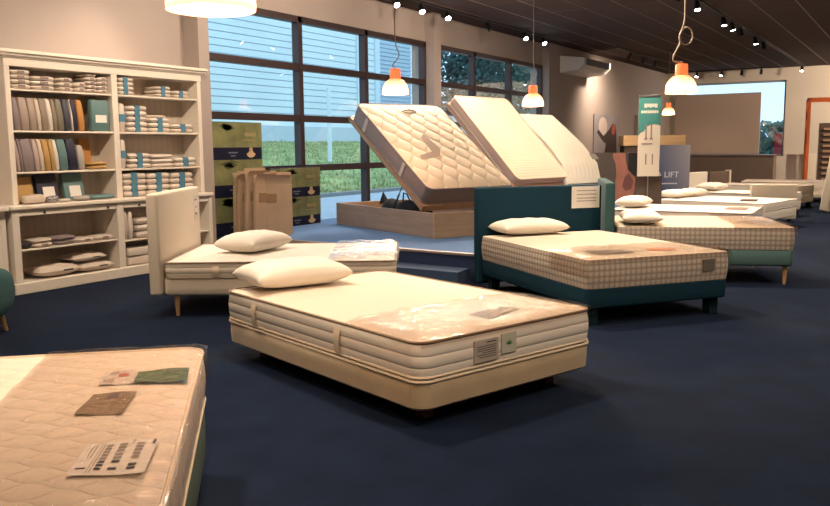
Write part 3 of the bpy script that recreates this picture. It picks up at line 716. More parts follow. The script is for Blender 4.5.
# folded cartons, standing in a bundle held by dark straps: each leans a little
cb = [(-7.02, 8.23, 12, .84, .36), (-7.10, 8.30, 3, .90, .44), (-7.22, 8.36, -8, .86, .40), (-7.40, 8.38, -16, .90, .42), (-7.58, 8.36, -25, .84, .38)]
names = ['widest flattened brown carton at the right of the bundle', 'flattened brown carton with open flaps, second from the right', 'flattened brown carton in the middle of the bundle', 'flattened brown carton, second from the left of the bundle', 'flattened brown carton at the left end of the bundle']
posn = [(285, .40, 24), (262, .30, 30), (248, .26, 34), (236, .26, 38), (226, .26, 42)]
def carton(label, cx, cy, rz, w, h, lean):
    t = thing('folded_carton', label, 'cardboard', (cx, cy, .303), R(rz), 'flattened cartons on the platform')
    th = .05
    m = M(); m.box((-w / 2, -th / 2, 0), (w / 2, th / 2, h * .80), .004)
    m.data = None
    o = m.build('panel', card, t)
    m = M()
    m.grid(lambda u, v: (-w / 2 + w * .96 * u, -th / 2 + .002 - .05 * v * v, h * .80 + h * .16 * v), 3, 4); m.grid(lambda u, v: (-w / 2 + w * .96 * u, -th / 2 + .006 - .05 * v * v, h * .80 + h * .16 * v), 3, 4)
    m.build('flap', card, t)
    m = M().grid(lambda u, v: (-w / 2 + .02 + w * .94 * u, th / 2 - .004 + .03 * v, h * .80 + h * .19 * v), 3, 4).grid(lambda u, v: (-w / 2 + .02 + w * .94 * u, th / 2 + .03 * v, h * .80 + h * .19 * v), 3, 4)
    m.build('flap', card, t)
    M().box((-w / 2 + .06, -th / 2 - .008, h * .52), (-w / 2 + .20, -th / 2, h * .66), .003).build('hand_hole', cardd, t)
    t.rotation_euler = (R(lean), 0, R(rz))
    return t
C0 = [(-7.30, 8.33, 43, .40, .84, 3), (-7.42, 8.24, 82, .42, .86, 3), (-7.52, 8.16, 86, .40, .90, 3), (-7.62, 8.12, 80, .36, .86, 3), (-7.70, 8.10, 88, .32, .84, 2)]
for nm, a in zip(names, C0): carton(nm, *a)

# ------------------------------------------------------------------ shelving unit
su = thing('shelving_unit', 'tall white painted shelving unit with two bays against the wall', 'shelf', (-8.13, 6.24, 0))
def sb(name, x0, x1, y0, y1, z0, z1, m=shelfp, bev=.004): return M().box((x0 + 8.13, y0 - 6.24, z0), (x1 + 8.13, y1 - 6.24, z1), bev, 1).build(name, m, su)
FXu, FXl = -7.82, -7.70
# upper carcass
sb('side_panel', -8.13, FXu, 4.93, 4.99, .90, 2.30); sb('side_panel', -8.13, FXu, 7.49, 7.55, .90, 2.30)
sb('divider', -8.13, FXu, 6.20, 6.28, .90, 2.30)
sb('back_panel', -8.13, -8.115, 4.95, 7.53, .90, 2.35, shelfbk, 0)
for z in (1.23, 1.65, 2.07):
    sb('shelf', -8.11, FXu - .01, 4.99, 6.20, z - .02, z + .002); sb('shelf', -8.11, FXu - .01, 6.28, 7.49, z - .02, z + .002)
sb('frieze', -8.11, FXu + .005, 4.925, 7.555, 2.29, 2.375)
m = M()
for i, (d, z0, z1) in enumerate(((.02, 2.37, 2.39), (.045, 2.39, 2.415), (.07, 2.415, 2.44), (.055, 2.44, 2.452))):
    m.box((0, 4.925 - d - 6.24, z0), (FXu + d + 8.13, 7.555 + d - 6.24, z1), .004)
m.build('cornice', shelfp, su)
# ledge and lower carcass
sb('ledge', -8.13, FXl + .03, 4.80, 7.56, .855, .90, bev=.01)
sb('side_panel', -8.13, FXl, 4.83, 4.91, .0, .855); sb('side_panel', -8.13, FXl, 7.49, 7.55, 0, .855)
sb('divider', -8.13, FXl, 6.09, 6.18, .0, .855)
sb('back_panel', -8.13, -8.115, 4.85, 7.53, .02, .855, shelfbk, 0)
sb('drawer_rail', FXl - .03, FXl - .005, 4.91, 6.09, .79, .855); sb('drawer_rail', FXl - .03, FXl - .005, 6.18, 7.49, .79, .855)
for y in (5.19, 5.97, 6.40, 7.2): M().lathe([(.012, 0), (.016, .008), (.010, .016)], mx=Matrix.Translation((FXl + 8.13 - .006, y - 6.24, .815)) @ Matrix.Rotation(R(90), 4, 'Y'), n=12).build('knob', black, su, True)
sb('shelf', -8.11, FXl - .02, 4.91, 6.09, .43, .45); sb('shelf', -8.11, FXl - .02, 6.18, 7.49, .40, .42)
sb('bottom_panel', -8.11, FXl - .01, 4.91, 6.09, .09, .11); sb('bottom_panel', -8.11, FXl - .01, 6.18, 7.49, .09, .11)
sb('plinth', FXl - .02, FXl + .015, 4.81, 7.56, 0, .115, bev=.008); sb('plinth', -8.13, FXl, 4.81, 4.835, 0, .115)
# neighbouring low cabinet continuing to the left
lc = thing('low_cabinet', 'white painted low cabinet cut off by the left picture edge', 'cabinet', (-8.13, 4.0, 0))
def lb_(name, x0, x1, y0, y1, z0, z1, m=shelfp): return M().box((x0 + 8.13, y0 - 4.0, z0), (x1 + 8.13, y1 - 4.0, z1), .004).build(name, m, lc)
lb_('ledge', -8.13, FXl + .02, 3.0, 4.79, .855, .90); lb_('side_panel', -8.13, FXl - .05, 4.74, 4.79, 0, .855); lb_('side_panel', -8.13, FXl - .05, 3.0, 3.06, 0, .855); lb_('door', FXl - .08, FXl - .05, 3.06, 4.74, .12, .855); lb_('plinth', FXl - .08, FXl - .04, 3.0, 4.79, 0, .12)
M().lathe([(.012, 0), (.016, .012), (.010, .02)], mx=Matrix.Translation((FXl + 8.13 - .05, .60, .6)) @ Matrix.Rotation(R(90), 4, 'Y'), n=12).build('knob', black, lc, True)

# ------------------------------------------------------------------ shelf contents
def cm(c, r=.5, **k): return mat('textile_%d_%d_%d' % tuple(int(v * 999) for v in c), c, r, bump=(18, .3, .01), coat=.0, **k)
mauve, greige, cream2, taupe, olive_t = cm((.24, .19, .19)), cm((.36, .28, .23)), cm((.60, .50, .40)), cm((.26, .20, .15)), cm((.19, .17, .12))
charc, navyt, orange, tealt, ochre = cm((.055, .055, .07)), cm((.02, .02, .045)), cm((.50, .23, .06)), cm((.11, .20, .20)), cm((.46, .28, .09))
pink, whit, brown, pal = cm((.44, .33, .30)), cm((.68, .60, .52)), cm((.10, .05, .04)), cm((.62, .53, .45))
shiny = mat('wrapped_film_fabric', (.42, .38, .34), .18, bump=(25, .6, .02))
def pack_flat(label, y0, y1, z, h, m, band=None, xf=FXu - .03, d=.24, lab=None, name='bedding_pack', cat='bedding pack', gp='folded bedding packs on the shelves', rn=random):
    w = y1 - y0; t = thing(name, label, cat, (xf - d / 2, (y0 + y1) / 2, z + .003), R(rn.uniform(-2, 2)), gp)
    r = h * .42; rr = []
    for f, i in ((0, .03), (.12, .010), (.5, 0), (.88, .010), (1, .03)):
        rr.append([(x, y, h * f + .004 * math.sin(y * 20 + x * 9) * (f > .8)) for x, y in rrect(d - 2 * i, w - 2 * i, .03, 3)])
    M().rings(rr).build('fabric', m, t, True)
    if band:
        bw = min(w * .24, .09)
        M().box((-d / 2 - .004, -bw / 2 - .01, -.001), (d / 2 + .004, bw / 2 - .01, h + .002), .003).build('paper_band', band, t)
    if lab:
        M().box((d / 2 - .001, -w * .15, h * .2), (d / 2 + .003, w * .18, h * .8)).build('label', lab, t)
    return t
def pack_up(label, y, th, z, h, m, lean=0., lab=None, xf=FXu - .03, d=.24, band=None, gp='upright textile packs on the shelves', name='textile_pack'):
    t = thing(name, label, 'textile pack', (xf - d / 2, y, z + .003), 0, gp)
    rr = []
    for f, i in ((0, .012), (.05, .002), (.5, -.003), (.93, .003), (1, .014)):
        rr.append([(x, yy, h * f) for x, yy in rrect(d - 2 * i, th - 2 * i, min(.02, th * .3), 3)])
    M().rings(rr).build('fabric', m, t, True)
    if band: M().box((-d / 2 - .003, -th / 2 - .003, h * .35), (d / 2 + .003, th / 2 + .003, h * .62), .002).build('paper_band', band, t)
    if lab: M().box((d / 2, -th * .3, h * lab[0]), (d / 2 + .004, th * .3, h * lab[1])).build('label', paper, t)
    t.rotation_euler = (R(lean), 0, 0)
    return t
rows = 'top shelf of the left bay'
z = 2.072
greylab = mat('brown_grey_label', (.25, .19, .17), .8)
for nm, y0, y1, n, h, tn in (('far left', 5.01, 5.24, 4, .045, 0), ('second', 5.25, 5.52, 3, .045, 0), ('third', 5.56, 5.74, 3, .045, 0), ('fourth', 5.76, 5.90, 2, .05, 0), ('fifth', 5.905, 6.045, 5, .040, 0), ('rightmost', 6.05, 6.185, 4, .042, 0)):
    for k in range(n): pack_flat('pale folded bedding pack, %s up in the %s stack, %s' % (['first', 'second', 'third', 'fourth', 'fifth'][k], nm, 'top left shelf'), y0, y1, z + k * (h + .003), h, whit if k % 2 else pal, lab=greylab)
# second shelf upright packs
z = 1.652
seq = [(mauve, .075, 'mauve'), (greige, .10, 'speckled grey beige'), (greige, .085, 'grey beige'), (cream2, .05, 'narrow cream'), (taupe, .075, 'taupe'), (whit, .06, 'off-white'), (taupe, .05, 'slim taupe'), (olive_t, .085, 'olive brown'),
       (charc, .085, 'charcoal'), (whit, .02, 'thin white'), (navyt, .065, 'navy'), (orange, .085, 'orange')]
y = 5.00
for m_, th, nm in seq:
    pack_up('%s textile pack standing upright on the second shelf of the left bay' % nm, y + th / 2 + .03, th - .008, z, .335, m_, lean=6)
    y += th
pack_up('wide teal textile pack with white labels facing out on the second shelf', 6.06, .24, z, .345, tealt, lean=0, lab=(.28, .52), d=.08)
z = 1.232
seq = [(pink, .045, 'dusty pink'), (mauve, .03, 'slim mauve'), (mauve, .13, 'thick grey mauve'), (pink, .06, 'pale rose'), (cream2, .055, 'speckled cream'), (ochre, .075, 'golden ochre'), (ochre, .045, 'slim ochre'), (whit, .055, 'pale green white'),
       (tealt, .11, 'teal'), (navyt, .12, 'dark navy'), (shiny, .09, 'shiny film-wrapped')]
y = 4.995
for m_, th, nm in seq:
    pack_up('%s textile pack standing upright on the third shelf of the left bay' % nm, y + th / 2 + .03, th - .008, z, .335 if m_ is not shiny else .27, m_, lean=7)
    y += th
pack_up('ochre textile pack standing at the back of the third shelf', 5.97, .16, z, .34, orange, d=.05, xf=-8.04)
pack_flat('folded ochre cloth lying at the right end of the third shelf', 5.90, 6.12, z, .04, ochre, cat='folded cloth', name='folded_cloth')
pack_flat('second folded ochre cloth lying on the first at the third shelf', 5.90, 6.12, z + .045, .035, ochre, cat='folded cloth', name='folded_cloth')
# fourth opening: display packs leaning on the back, on the ledge
z = .902
def display(label, y, w, h, m, lab=None):
    t = thing('textile_pack', label, 'textile pack', (-7.93, y, z + .003), 0, 'display packs on the ledge')
    M().box((-.03, -w / 2, 0), (.03, w / 2, h), .015, 2).build('fabric', m, t, True)
    if lab: M().box((.03, -w * .25, h * .12), (.034, w * .3, h * .52)).build('label', paper, t)
    t.rotation_euler = (0, R(-12), 0); return t
display('ochre textile pack leaning behind the cream bundle on the ledge', 5.12, .22, .27, ochre)
display('dark brown textile pack with a white label leaning on the ledge', 5.40, .25, .30, navyt, 1)
display('dark teal textile pack with a pale label leaning on the ledge', 5.72, .25, .30, tealt, 1)
pack_flat('cream bundle of soft cloths on the ledge at the left', 5.02, 5.26, z, .09, cream2, xf=-7.75, d=.12, name='cloth_bundle', cat='cloth bundle', gp='small textiles on the ledge')
pack_flat('black and white patterned cloth on the ledge', 5.29, 5.42, z, .07, mat('spotted_cloth', (.3, .28, .28), .7, var=(45, 1.0)), xf=-7.75, d=.10, name='cloth_bundle', cat='cloth bundle', gp='small textiles on the ledge')
pack_flat('white folded cloth on the ledge beside the spotted one', 5.44, 5.56, z, .03, whit, xf=-7.75, d=.12, name='cloth_bundle', cat='cloth bundle', gp='small textiles on the ledge')
pack_flat('shiny white folded cloth in front of the dark teal pack', 5.62, 5.80, z, .05, shiny, xf=-7.75, d=.10, name='cloth_bundle', cat='cloth bundle', gp='small textiles on the ledge')
pack_flat('teal and white flat pack at the right end of the ledge', 5.84, 6.15, z, .045, tealt, xf=-7.78, d=.2, name='cloth_bundle', cat='cloth bundle', gp='small textiles on the ledge')
# lower left bay
xl = FXl - .04
z = .452
pack_flat('small black box at the left of the lower shelf', 4.93, 5.06, z, .075, mat('black_box', (.03, .022, .025), .6), xf=xl, d=.2, name='small_box', cat='box', gp='packs on the lower shelf')
for nm, y0, y1, n, h, m_ in (('left', 5.09, 5.30, 2, .04, pal), ('middle', 5.34, 5.58, 2, .042, mauve), ('third', 5.62, 5.80, 1, .04, whit), ('right', 5.83, 6.06, 1, .045, pal)):
    for k in range(n): pack_flat('%s flat pack, %s one of the %s pile on the lower shelf' % ('grey', ['lower', 'upper'][k], nm), y0, y1, z + k * (h + .003), h, m_, xf=xl, d=.26, lab=greylab if k == 0 else None, gp='packs on the lower shelf')
z = .112
def duvet(label, y0, y1, z, h, d=.34):
    w = y1 - y0; t = thing('duvet_bag', label, 'duvet bag', (xl - d / 2, (y0 + y1) / 2, z + .004), 0, 'duvet bags at the bottom')
    g = M()
    for s in (1, 0): g.grid(lambda u, v: ((u - .5) * d, (v - .5) * w, h / 2 + (1 if s else -1) * (h / 2) * ((1 - abs(2 * u - 1) ** 3) * (1 - abs(2 * v - 1) ** 3)) ** .5 * (1 + .10 * math.sin(v * 15 + u * 9) * s)), 12, 16)
    g.build('bag', pal, t, True)
    M().box((d / 2 - .02, w * .05, h * .42), (d / 2 + .004, w * .28, h * .56)).build('label', inkd, t)
    return t
duvet('soft pale duvet bag lying bottom left in the shelving unit', 5.13, 5.62, z, .13)
duvet('pale duvet bag lying at the bottom beside the divider, lower one', 5.60, 6.05, z, .11)
duvet('pale duvet bag slumped on top of the one beside the divider', 5.54, 5.96, z + .115, .09)
# right bay
BB = blueband
def stack(nm, shelfn, y0, y1, z, n, h, m_=whit, m2=pal, band=BB, **k):
    o = ['bottom', 'second', 'third', 'fourth', 'fifth']
    for i in range(n): pack_flat('white bedding pack, %s in the %s stack, %s' % (o[i], nm, shelfn), y0, y1, z + i * (h + .003), h, m_ if i % 2 else m2, band=band, gp='blue banded bedding packs', **k)
S = 'top shelf right bay'
stack('left', S, 6.31, 6.55, 2.072, 4, .046); stack('middle', S, 6.86, 7.10, 2.072, 3, .040); stack('right', S, 7.14, 7.38, 2.072, 2, .042)
S = 'second shelf right bay'
pack_up('upright white bedding pack with blue band at the left of the second right shelf', 6.35, .085, 1.652, .32, pal, band=BB, gp='upright banded packs', name='bedding_pack')
stack('left', S, 6.43, 6.72, 1.652, 5, .058); stack('middle', S, 6.76, 7.06, 1.652, 3, .055); stack('right', S, 7.11, 7.43, 1.652, 2, .05)
pack_flat('long cream pack lying at the back of the second right shelf', 6.76, 7.10, 1.82, .04, cream2, xf=-7.95, d=.12)
S = 'third shelf right bay'
pack_up('upright white bedding pack with blue band at the left of the third right shelf', 6.34, .07, 1.232, .33, pal, band=BB, gp='upright banded packs', name='bedding_pack')
stack('left', S, 6.42, 6.74, 1.232, 3, .055); stack('middle', S, 6.76, 7.09, 1.232, 3, .05, band=None); stack('right', S, 7.12, 7.46, 1.232, 2, .055)
S = 'right bay ledge'
stack('left', S, 6.31, 6.66, .902, 4, .066); stack('middle', S, 6.68, 7.02, .902, 4, .064); stack('right', S, 7.04, 7.40, .902, 4, .062)
for i in range(2): pack_up('%s upright pale pack in the lower right bay' % ['leftmost', 'second'][i], 6.23 + i * .075, .055, .422, .32, [pal, whit][i], xf=xl, gp='upright packs low right', name='bedding_pack')
stack('only', 'lower shelf of the right bay', 6.40, 6.72, .422, 3, .075, band=None, xf=xl)
stack('left', 'bottom of the right bay', 6.24, 6.70, .112, 2, .10, band=None, xf=xl); stack('right', 'bottom of the right bay', 6.76, 7.20, .112, 2, .10, band=None, xf=xl)

# ------------------------------------------------------------------ teal armchair at the left edge
ch = thing('armchair', 'rounded teal armchair cut off by the left edge', 'armchair', (-6.36, 3.42, 0), R(31))
def arm(cx, cy, cz, a, b_, c_, m, nm, e=.6):
    g = M()
    def sp(v, p): return math.copysign(abs(v) ** p, v)
    g.grid(lambda u, v: (cx + a * sp(math.cos(PI * (u - .5)), e) * sp(math.cos(2 * PI * v), e), cy + b_ * sp(math.cos(PI * (u - .5)), e) * sp(math.sin(2 * PI * v), e), cz + c_ * sp(math.sin(PI * (u - .5)), e)), 16, 24)
    o = g.build(nm, m, ch, True); bm = bmesh.new(); bm.from_mesh(o.data); bmesh.ops.remove_doubles(bm, verts=bm.verts, dist=.0005); bm.to_mesh(o.data); bm.free(); return o
tealch = mat('teal_chair_fabric', (.05, .14, .14), .85, bump=(60, .2, .003))
arm(.0, .0, .24, .36, .36, .12, tealch, 'seat'); arm(.30, .0, .34, .09, .36, .20, tealch, 'armrest', .7); arm(.0, -.30, .34, .36, .09, .16, tealch, 'armrest', .7); arm(-.30, .10, .42, .10, .40, .30, tealch, 'backrest')
for sx in (-.26, .26):
    for sy in (-.26, .26): M().tube([(sx, sy, .14), (sx * 1.1, sy * 1.1, 0)], [.025, .015], 10).build('leg', woodleg, ch, True)
pillow('pink cushion resting on the teal armchair', -6.42, 3.55, .42, R(40), L=.42, W=.36, T=.16, tilt=R(18), m=mat('dusty_pink_cushion', (.62, .42, .34), .85))

# ------------------------------------------------------------------ signs, banner, displays (flat signs with their real thickness)
def xyz(o): return o
# grey display wall with a picture of a back, near the third mattress
dp = thing('display_board', 'standing grey display board with a picture of a bare back', 'display', (-5.41, 16.55, .302), R(32))
M().box((-.56, -.04, .0), (.58, .04, 1.0), .008).build('board', mat('grey_gradient_print', (.10, .078, .065), .6), dp)
M().box((.29, -.046, .02), (.575, -.04, .99)).build('dark_print', mat('black_print', (.012, .010, .012), .5), dp)
fig = [(.03, .02), (.02, .32), (.05, .56), (.03, .77), (-.03, .91), (-.02, .99), (.22, .99), (.24, .81), (.28, .65), (.42, .51), (.48, .35), (.42, .20), (.42, .02)]
M().rings([[(x, yy, z) for x, z in fig] for yy in (-.051, -.046)]).build('figure_print', mat('skin_print', (.42, .17, .12), .6, var=(3, .25)), dp)
fig = [(.17, .32), (.22, .50), (.30, .58), (.40, .42), (.36, .25), (.24, .22)]
M().rings([[(x, yy, z) for x, z in fig] for yy in (-.055, -.051)]).build('shade_print', mat('skin_print_dark', (.20, .075, .065), .6), dp)
# framed poster on the wall with a figure in a dark jacket
po = thing('poster', 'wall poster of a person in a dark jacket with an outstretched arm', 'poster', (-7.94, 23.4, 1.2), R(90))
M().box((-.98, -.03, -.05), (1.22, -.002, 1.12), .004).build('panel', mat('lilac_grey_print', (.30, .27, .29), .6, var=(1.2, .15)), po)
fig = [(-.75, .62), (-.62, .70), (-.2, .52), (.30, .70), (.60, .88), (.85, .86), (.98, .60), (1.0, .20), (1.05, -.03), (-.1, -.03), (.05, .30), (-.2, .36)]
M().rings([[(x, yy, z) for x, z in fig] for yy in (-.036, -.03)]).build('figure_print', mat('jacket_print', (.055, .035, .03), .7), po)
fig = [(.55, .80), (.50, .66), (.60, .55), (.80, .60), (.85, .78), (.70, .90)]
M().rings([[(x, yy, z) for x, z in fig] for yy in (-.041, -.036)]).build('face_print', mat('red_face_print', (.42, .09, .06), .7), po)
M().rings([[(-.25 + .38 * math.cos(k * PI / 10), yy, .78 + .28 * math.sin(k * PI / 10)) for k in range(20)] for yy in (-.034, -.030)]).build('cloud_print', mat('cloud_print', (.60, .50, .46), .7), po)
# roll-up banner on its stand
bn = thing('rollup_banner', 'narrow teal and cream roll-up banner above the white beds', 'banner', (-4.0, 14.1, 0), R(30))
M().box((-.19, -.012, .92), (.18, .0, 2.26)).build('banner_cloth', mat('banner_cream', (.80, .72, .60), .6), bn)
pts = [(-.19, 2.255), (.18, 2.255), (.18, 1.78), (.12, 1.80), (.03, 1.80), (-.05, 1.76), (-.10, 1.68), (-.15, 1.66), (-.19, 1.60)]
M().rings([[(x, yy, z) for x, z in pts] for yy in (-.015, -.012)]).build('teal_print', mat('banner_teal', (.06, .27, .25), .6), bn)
M().box((-.19, -.02, 2.25), (.18, .006, 2.29), .004).build('top_rail', steel, bn)
m = M()
for k, (x0, x1) in enumerate(((-.10, -.055), (-.05, -.01), (-.005, .03), (.035, .07), (.075, .12))): m.box((x0, -.018, 2.075 + .01 * (k % 2)), (x1, -.015, 2.145))
for k in range(8): m.box((-.15 + k * .037, -.018, 1.985), (-.12 + k * .037, -.015, 2.03))
m.build('lettering', mat('banner_letter', (.75, .75, .62), .6), bn)
m = M()
for x in (-.06, .03): m.box((x - .012, -.018, 1.56), (x + .012, -.015, 1.80)); m.box((x - .025, -.018, 1.54), (x + .025, -.015, 1.57))
for x in (-.05, .06): m.box((x - .012, -.018, 1.12), (x + .010, -.015, 1.30))
m.box((-.13, -.018, 1.46), (.05, -.015, 1.48)); m.build('print', mat('banner_print', (.32, .24, .22), .7), bn)
M().tube([(0, .02, .05), (0, .02, 2.26)], .010, 8).build('pole', steel, bn, True)
M().box((-.2, -.05, .0), (.2, .07, .08), .01).build('foot', steel, bn, True)
# smoky clear panel below the banner
tag(M().box((-.22, -.012, 0), (.24, .012, .92), .002).build('smoked_screen', mat('smoked_acrylic', (.10, .07, .055), .15), loc=(-4.03, 14.20, 0), rz=R(30)), 'dark shiny smoked panel standing below the roll-up banner', 'panel')
# blue poster display
bl = thing('display_board', 'blue picture board with white lettering beside the roll-up banner', 'display', (-4.42, 17.42, 0), R(31))
def bluef(nt, b, tc):
    o = sep(nt, tc); r = nt.nodes.new('ShaderNodeMapRange'); nt.links.new(math_n(nt, 'ADD', o[0], math_n(nt, 'MULTIPLY', o[2], .35)), r.inputs[0]); r.inputs[1].default_value = -.1; r.inputs[2].default_value = .85
    nt.links.new(mixc(nt, r.outputs[0], (.04, .075, .20), (.34, .33, .36)), b.inputs['Base Color'])
M().box((-.42, -.03, 0), (.33, .03, 1.45), .006).build('board', node_mat('blue_sky_print', .5, bluef), bl)
def text(s, size, m, parent, loc, rx=90, name='lettering', sx=1.0):
    cu = bpy.data.curves.new(name, 'FONT'); cu.body = s; cu.size = size; cu.extrude = .002
    o = bpy.data.objects.new(name, cu); C.objects.link(o)
    dg = bpy.context.evaluated_depsgraph_get(); me = bpy.data.meshes.new_from_object(o.evaluated_get(dg)); bpy.data.objects.remove(o)
    o = bpy.data.objects.new(name, me); C.objects.link(o); me.materials.append(m); o.parent = parent; o.location = loc; o.rotation_euler = (R(rx), 0, 0); o.scale = (sx, 1, 1)
    return o
wl = mat('white_lettering', (.75, .75, .78), .6)
text('A LIFT', .17, wl, bl, (-.36, -.032, .78))
m = M()
for k in range(7): m.box((-.30 + k * .055, -.034, .64), (-.26 + k * .055, -.031, .665))
m.build('small_print', wl, bl)
# reception counter with pale wooden band
ct = thing('reception_counter', 'reception counter with a pale wood top band behind the displays', 'counter', (-6.85, 24.4, 0), R(31))
M().box((-.86, -.28, 0), (.86, .28, 1.44), .01).build('body', mat('counter_dark', (.07, .05, .04), .6), ct); M().box((-.90, -.33, 1.43), (.90, .30, 1.73), .01).build('wood_band', wood('pale_maple', (.60, .42, .22), (.52, .35, .18), 0), ct)
sb_ = thing('wall_cabinet', 'small grey box cabinet hanging on the wall right of the poster', 'cabinet', (-7.94, 26.9, 1.55), R(90))
M().box((-.62, -.10, 0), (.62, 0, .85), .01).build('body', mat('grey_box', (.22, .18, .15), .6), sb_); M().box((-.56, -.115, .05), (.56, -.10, .78), .01).build('door', mat('grey_box_door', (.17, .135, .11), .6), sb_)
M().lathe([(.10, 0), (.12, .05), (.05, .16)], c=(.1, -.06, .86)).build('beacon', white, sb_, True)

# ------------------------------------------------------------------ AC unit
ac = thing('air_conditioner', 'white ceiling-mounted air conditioner on the left wall', 'air conditioner', (-7.945, 20.9, 3.28), 0)
M().rings([[(x, y, z) for x, z in ((0, 0), (.50, .06), (.64, .18), (.64, .34), (0, .42))] for y in (-1.0, 1.0)]).build('body', white, ac)
M().box((.64, -.85, .17), (.66, .85, .33)).build('grille', black, ac)
m = M()
for k in range(6): m.box((.655, -.85, .185 + k * .025), (.672, .85, .193 + k * .025))
m.build('louvre', mat('brown_louvre', (.12, .08, .06), .5), ac)

# ------------------------------------------------------------------ orange rack, leaning mattresses at the right
rk = thing('storage_rack', 'tall orange metal rack against the far right wall', 'rack', (-2.45, 24.9, 0), R(12))
orm = mat('orange_metal', (.62, .13, .03), .5)
for x in (-.30, 1.2):
    for y in (-.25, .25): M().box((x - .035, y - .035, 0), (x + .035, y + .035, 2.62)).build('upright', orm, rk)
for z in (2.57,):
    for y in (-.25, .25): M().box((-.30, y - .03, z), (1.2, y + .03, z + .10)).build('beam', orm, rk)
    for x in (-.30, 1.2): M().box((x - .03, -.25, z), (x + .03, .25, z + .10)).build('side_beam', orm, rk)
sl = thing('slatted_bed', 'brown slatted bed base standing on end inside the orange rack', 'slatted base', (-2.33, 24.95, 0), R(12))
M().box((-.14, -.03, .02), (-.10, .03, 2.0)).build('rail', mat('dark_brown_wood', (.10, .06, .045), .6), sl); M().box((.42, -.03, .02), (.46, .03, 2.0)).build('rail', MATS['dark_brown_wood'], sl)
M().box((-.10, .015, .02), (.42, .028, 2.0)).build('backing', MATS['dark_brown_wood'], sl)
for k in range(12): M().box((-.02, -.02, .16 + k * .15), (.36, .0, .22 + k * .15)).build('slat', slatw, sl)
for i, (x, y, rz, w, h, ln, lb) in enumerate(((-1.52, 19.9, 30, .22, 2.0, -9, 'cream mattress leaning on its side at the right edge, nearest'), (-1.05, 20.6, 30, .22, 2.05, -8, 'second cream mattress leaning behind the nearest one at the right edge'))):
    t = thing('mattress', lb, 'mattress', (x + .1, y, .02), 0, 'leaning mattresses')
    M().box((-.11, -.7, 0), (.11, .7, h), .05, 3).build('body', [beigeup, creamlt][i], t, True)
    t.rotation_euler = (0, R(9), R(-28))
tag(M().box((-.05, -.4, 0), (.05, .4, 1.15), .02, 2).build('leaning_board', beigeup, loc=(-2.95, 25.6, .01), rz=R(-60)), 'narrow beige panel leaning left of the orange rack', 'panel')

# ------------------------------------------------------------------ pendants
shade_glow = node_mat('lit_orange_glass', .3, lambda nt, b, tc: None)
def glow(nt):
    b = nt.nodes['Principled BSDF']; tc = nt.nodes.new('ShaderNodeTexCoord'); s = nt.nodes.new('ShaderNodeSeparateXYZ'); nt.links.new(tc.outputs['Object'], s.inputs[0])
    r = nt.nodes.new('ShaderNodeMapRange'); nt.links.new(s.outputs[2], r.inputs[0]); r.inputs[1].default_value = .0; r.inputs[2].default_value = .19
    cr = nt.nodes.new('ShaderNodeValToRGB'); nt.links.new(r.outputs[0], cr.inputs[0]); e = cr.color_ramp.elements
    e[0].position = 0; e[0].color = (1, .42, .18, 1); e[1].position = 1; e[1].color = (1, .34, .12, 1); n = e.new(.12); n.color = (1, .66, .38, 1); n = e.new(.62); n.color = (1, .62, .34, 1)
    r2 = nt.nodes.new('ShaderNodeMapRange'); nt.links.new(s.outputs[2], r2.inputs[0]); r2.inputs[1].default_value = .06; r2.inputs[2].default_value = .20; r2.inputs[3].default_value = 1.6; r2.inputs[4].default_value = .75
    nt.links.new(cr.outputs[0], b.inputs['Emission Color']); nt.links.new(r2.outputs[0], b.inputs['Emission Strength']); b.inputs['Base Color'].default_value = (.8, .3, .12, 1)
glow(shade_glow.node_tree)
capm = mat('orange_lamp_cap', (.75, .16, .05), .4, emit=(1, .20, .06), estr=.55)
bulbm = mat('lit_bulb', (1, .9, .8), .4, emit=(1, .80, .55), estr=14)
cordm = mat('cream_cord', (.45, .36, .28), .7)
rimm = mat('glowing_rim', (1, .8, .6), .4, emit=(1, .72, .42), estr=4.5)
